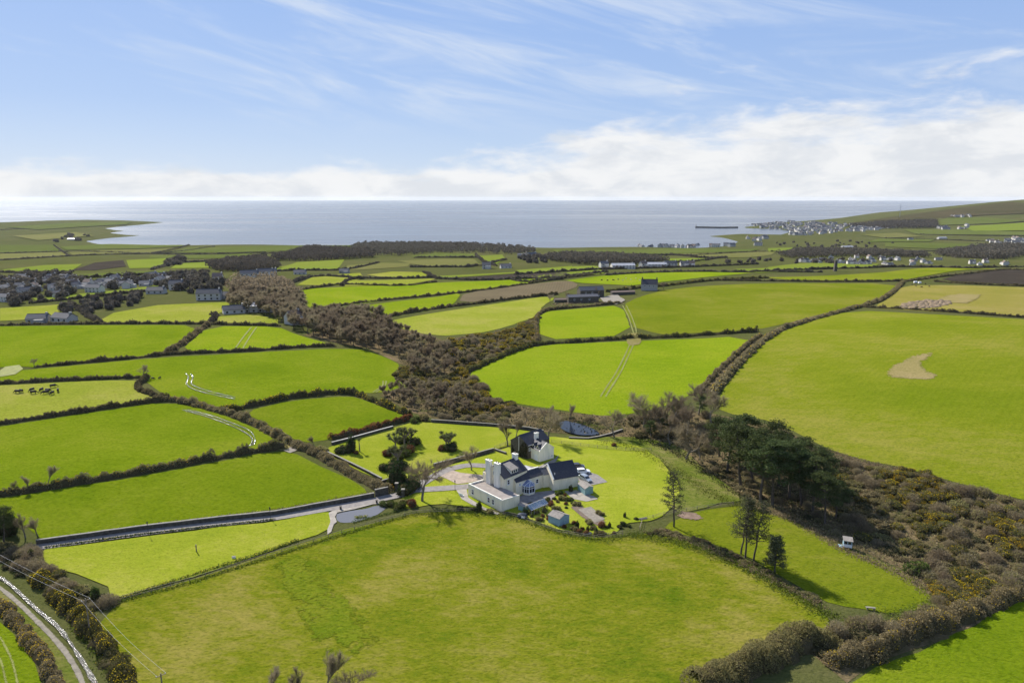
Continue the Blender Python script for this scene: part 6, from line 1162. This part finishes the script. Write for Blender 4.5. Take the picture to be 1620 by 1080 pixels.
for px, k, rz, lab in (((985, 425), 5, .1, 'big pale roofed farm shed beyond the ridge'), ((1036, 423), 5, .05, 'long grey farm shed beside the dark house'), ((1017, 423), 2, .5, 'dark gabled house between the farm sheds'), ((1060, 422), 3, .1, 'row house right of the farm sheds'), ((1082, 422), 0, 0, 'pair of white cottages on the far lane'), ((1093, 422), 2, 0, 'single white cottage at the far lane end'), ((955, 423), 0, .3, 'white farmhouse left of the pale shed'), ((62, 510), 4, .2, 'dark stone house at the foot of the village'), ((102, 508), 1, -.3, 'low white roofed building near the stone house'), ((332, 474), 3, .15, 'large slate roofed house beside the wood'), ((360, 472), 1, .1, 'white outbuilding of the slate roofed house'), ((248, 464), 1, .1, 'long low white house by the lane trees'), ((280, 458), 0, .2, 'dark roofed house behind the lane trees'), ((370, 495), 1, .5, 'white cottage at the wood corner'), ((424, 492), 5, .2, 'wide white house half hidden in the wood'), ((465, 512), 2, 1.0, 'white gabled house among the bare trees'), ((500, 508), 1, 1.2, 'long white cottage below the wood'), ((345, 446), 2, .2, 'white house by the field lane'), ((395, 440), 3, .3, 'long white terrace on the field lane'), ((420, 437), 3, .3, 'second white terrace on the field lane'), ((430, 436), 0, .3, 'white house ending the field lane terraces'), ((475, 434), 1, .2, 'white bungalow right of the terraces'), ((545, 432), 4, .1, 'grey house on the mid plain hedge'), ((700, 398), 0, .1, 'white house at the edge of the coast wood'), ((730, 396.5), 2, .1, 'tall white house in the coast wood'), ((770, 425), 0, 0, 'white house on the middle lane'), ((800, 424), 1, .2, 'white bungalow at the middle lane end'), ((115, 380), 5, .1, 'pale buildings on the low headland'), ((1285, 396), 3, .1, 'pale house block on the plain'), ((1340, 393), 5, .05, 'long pale shed on the plain'), ((1440, 380), 3, .1, 'white house on the mid plain'), ((1490, 378), 5, .1, 'pale barn on the plain below the moor')):
    o = put('house', HM[k]); o.location = at(px); o.rotation_euler = (0, 0, rz); tag(o, lab, 'house')
# ------------------------------------------------------------------ low growth filling the scrub
def cover(poly, label, per, ls, m, h=.6, name='bracken'):
    p = scatter(poly, per); k = len(p); p = np.repeat(p, 3, 0) + rng.normal(0, per * .35, (k * 3, 3)) * np.array([1, 1, 0]); p[:, 2] = T(p[:, 0], p[:, 1]) + rng.random(len(p)) * h
    V, F = leafquads(p, ls * rng.uniform(.5, 1.3, len(p))); tag(put(name, npmesh(name, V, F, m)), label, kind='stuff')
SLOPE = [(1300, 715), (1400, 742), (1530, 774), (1640, 805), (1720, 830), (1720, 900), (1620, 930), (1500, 960), (1440, 905), (1340, 862), (1250, 818), (1200, 795), (1240, 720)]
VALLEY = [(600, 520), (700, 542), (805, 524), (850, 502), (846, 540), (785, 568), (740, 590), (762, 612), (776, 634), (870, 652), (1000, 664), (1100, 660), (1180, 690), (1190, 790), (1110, 740), (1000, 690), (860, 682), (690, 661), (610, 628), (655, 612), (640, 578)]
cover(SLOPE, 'dead bracken covering the slope below the great field', 1.5, .30, 'leaf_brown'); cover(SLOPE, 'straw coloured grass among the slope bracken', 1.25, .28, 'leaf_straw', .45, 'dead_grass'); cover(SLOPE, 'olive bramble leaves among the slope bracken', 1.5, .28, 'leaf_olive', .7, 'undergrowth')
cover(VALLEY, 'dead bracken covering the valley floor', 1.5, .42, 'leaf_brown'); cover(VALLEY, 'dark undergrowth on the valley floor', 1.8, .42, 'leaf_wall', .8, 'undergrowth')

sheet('grass_patch', [(425, 885), (480, 872), (520, 920), (570, 965), (610, 1010), (570, 1040), (500, 1030), (470, 970), (440, 920)], 'lush_patch', 'lush darker streak of long grass across the pasture', lift=.10, smooth=1)
sheet('grass_patch', [(440, 700), (462, 706), (452, 714), (425, 710)], 'mud_wear', 'bare worn ground inside the stony gateway', lift=.13, smooth=1)
sheet('grass_patch', [(990, 528), (1012, 527), (1016, 545), (992, 548)], 'mud_wear', 'bare worn ground in the gateway of the vivid field', lift=.13, smooth=1)
# ------------------------------------------------------------------ sea air
def haze():
    m, nt, N, L, out = mat('haze'); v = N('ShaderNodeVolumePrincipled'); v.inputs['Color'].default_value = (.86, .92, 1.0, 1); v.inputs['Density'].default_value = 1.4e-5; v.inputs['Anisotropy'].default_value = 0.2; L(v.outputs[0], out.inputs['Volume'])
    b = MB(); b.box((0, 0, 19), (84000, 84000, 183)); o = b.build('haze', 'haze'); tag(o, 'thin sea haze over the whole landscape', kind='stuff')
haze()
# ------------------------------------------------------------------ the packed middle of the harbour town
def town_mass():
    V, F, A = [], [], []
    me0 = [HM[k] for k in (0, 1, 2, 3)]; data = []
    for me in me0: data.append((np.array([v.co[:] for v in me.vertices]), [tuple(p.vertices) for p in me.polygons], [p.material_index for p in me.polygons]))
    mi = []
    for c in scatter([(1200, 360), (1215, 355), (1300, 353), (1360, 357), (1410, 361), (1370, 365), (1310, 370), (1250, 373), (1248, 365)], 15, 190):
        v, f, m = data[rng.integers(0, 4)]; a = rng.random() * 3.1; s_ = 1.2; q = v * s_; q = np.column_stack([q[:, 0] * math.cos(a) - q[:, 1] * math.sin(a), q[:, 0] * math.sin(a) + q[:, 1] * math.cos(a), q[:, 2]]) + c
        n = len(V); V += [tuple(p) for p in q]; F += [tuple(i + n for i in p) for p in f]; mi += m
    me = bpy.data.meshes.new('town'); me.from_pydata(V, [], F); me.polygons.foreach_set('material_index', np.array(mi, np.int32))
    for q in ('far_wall', 'far_roof', 'window_glass'): me.materials.append(MATS[q])
    tag(put('distant_houses', me), 'packed white houses in the middle of the harbour town', kind='stuff')
town_mass()
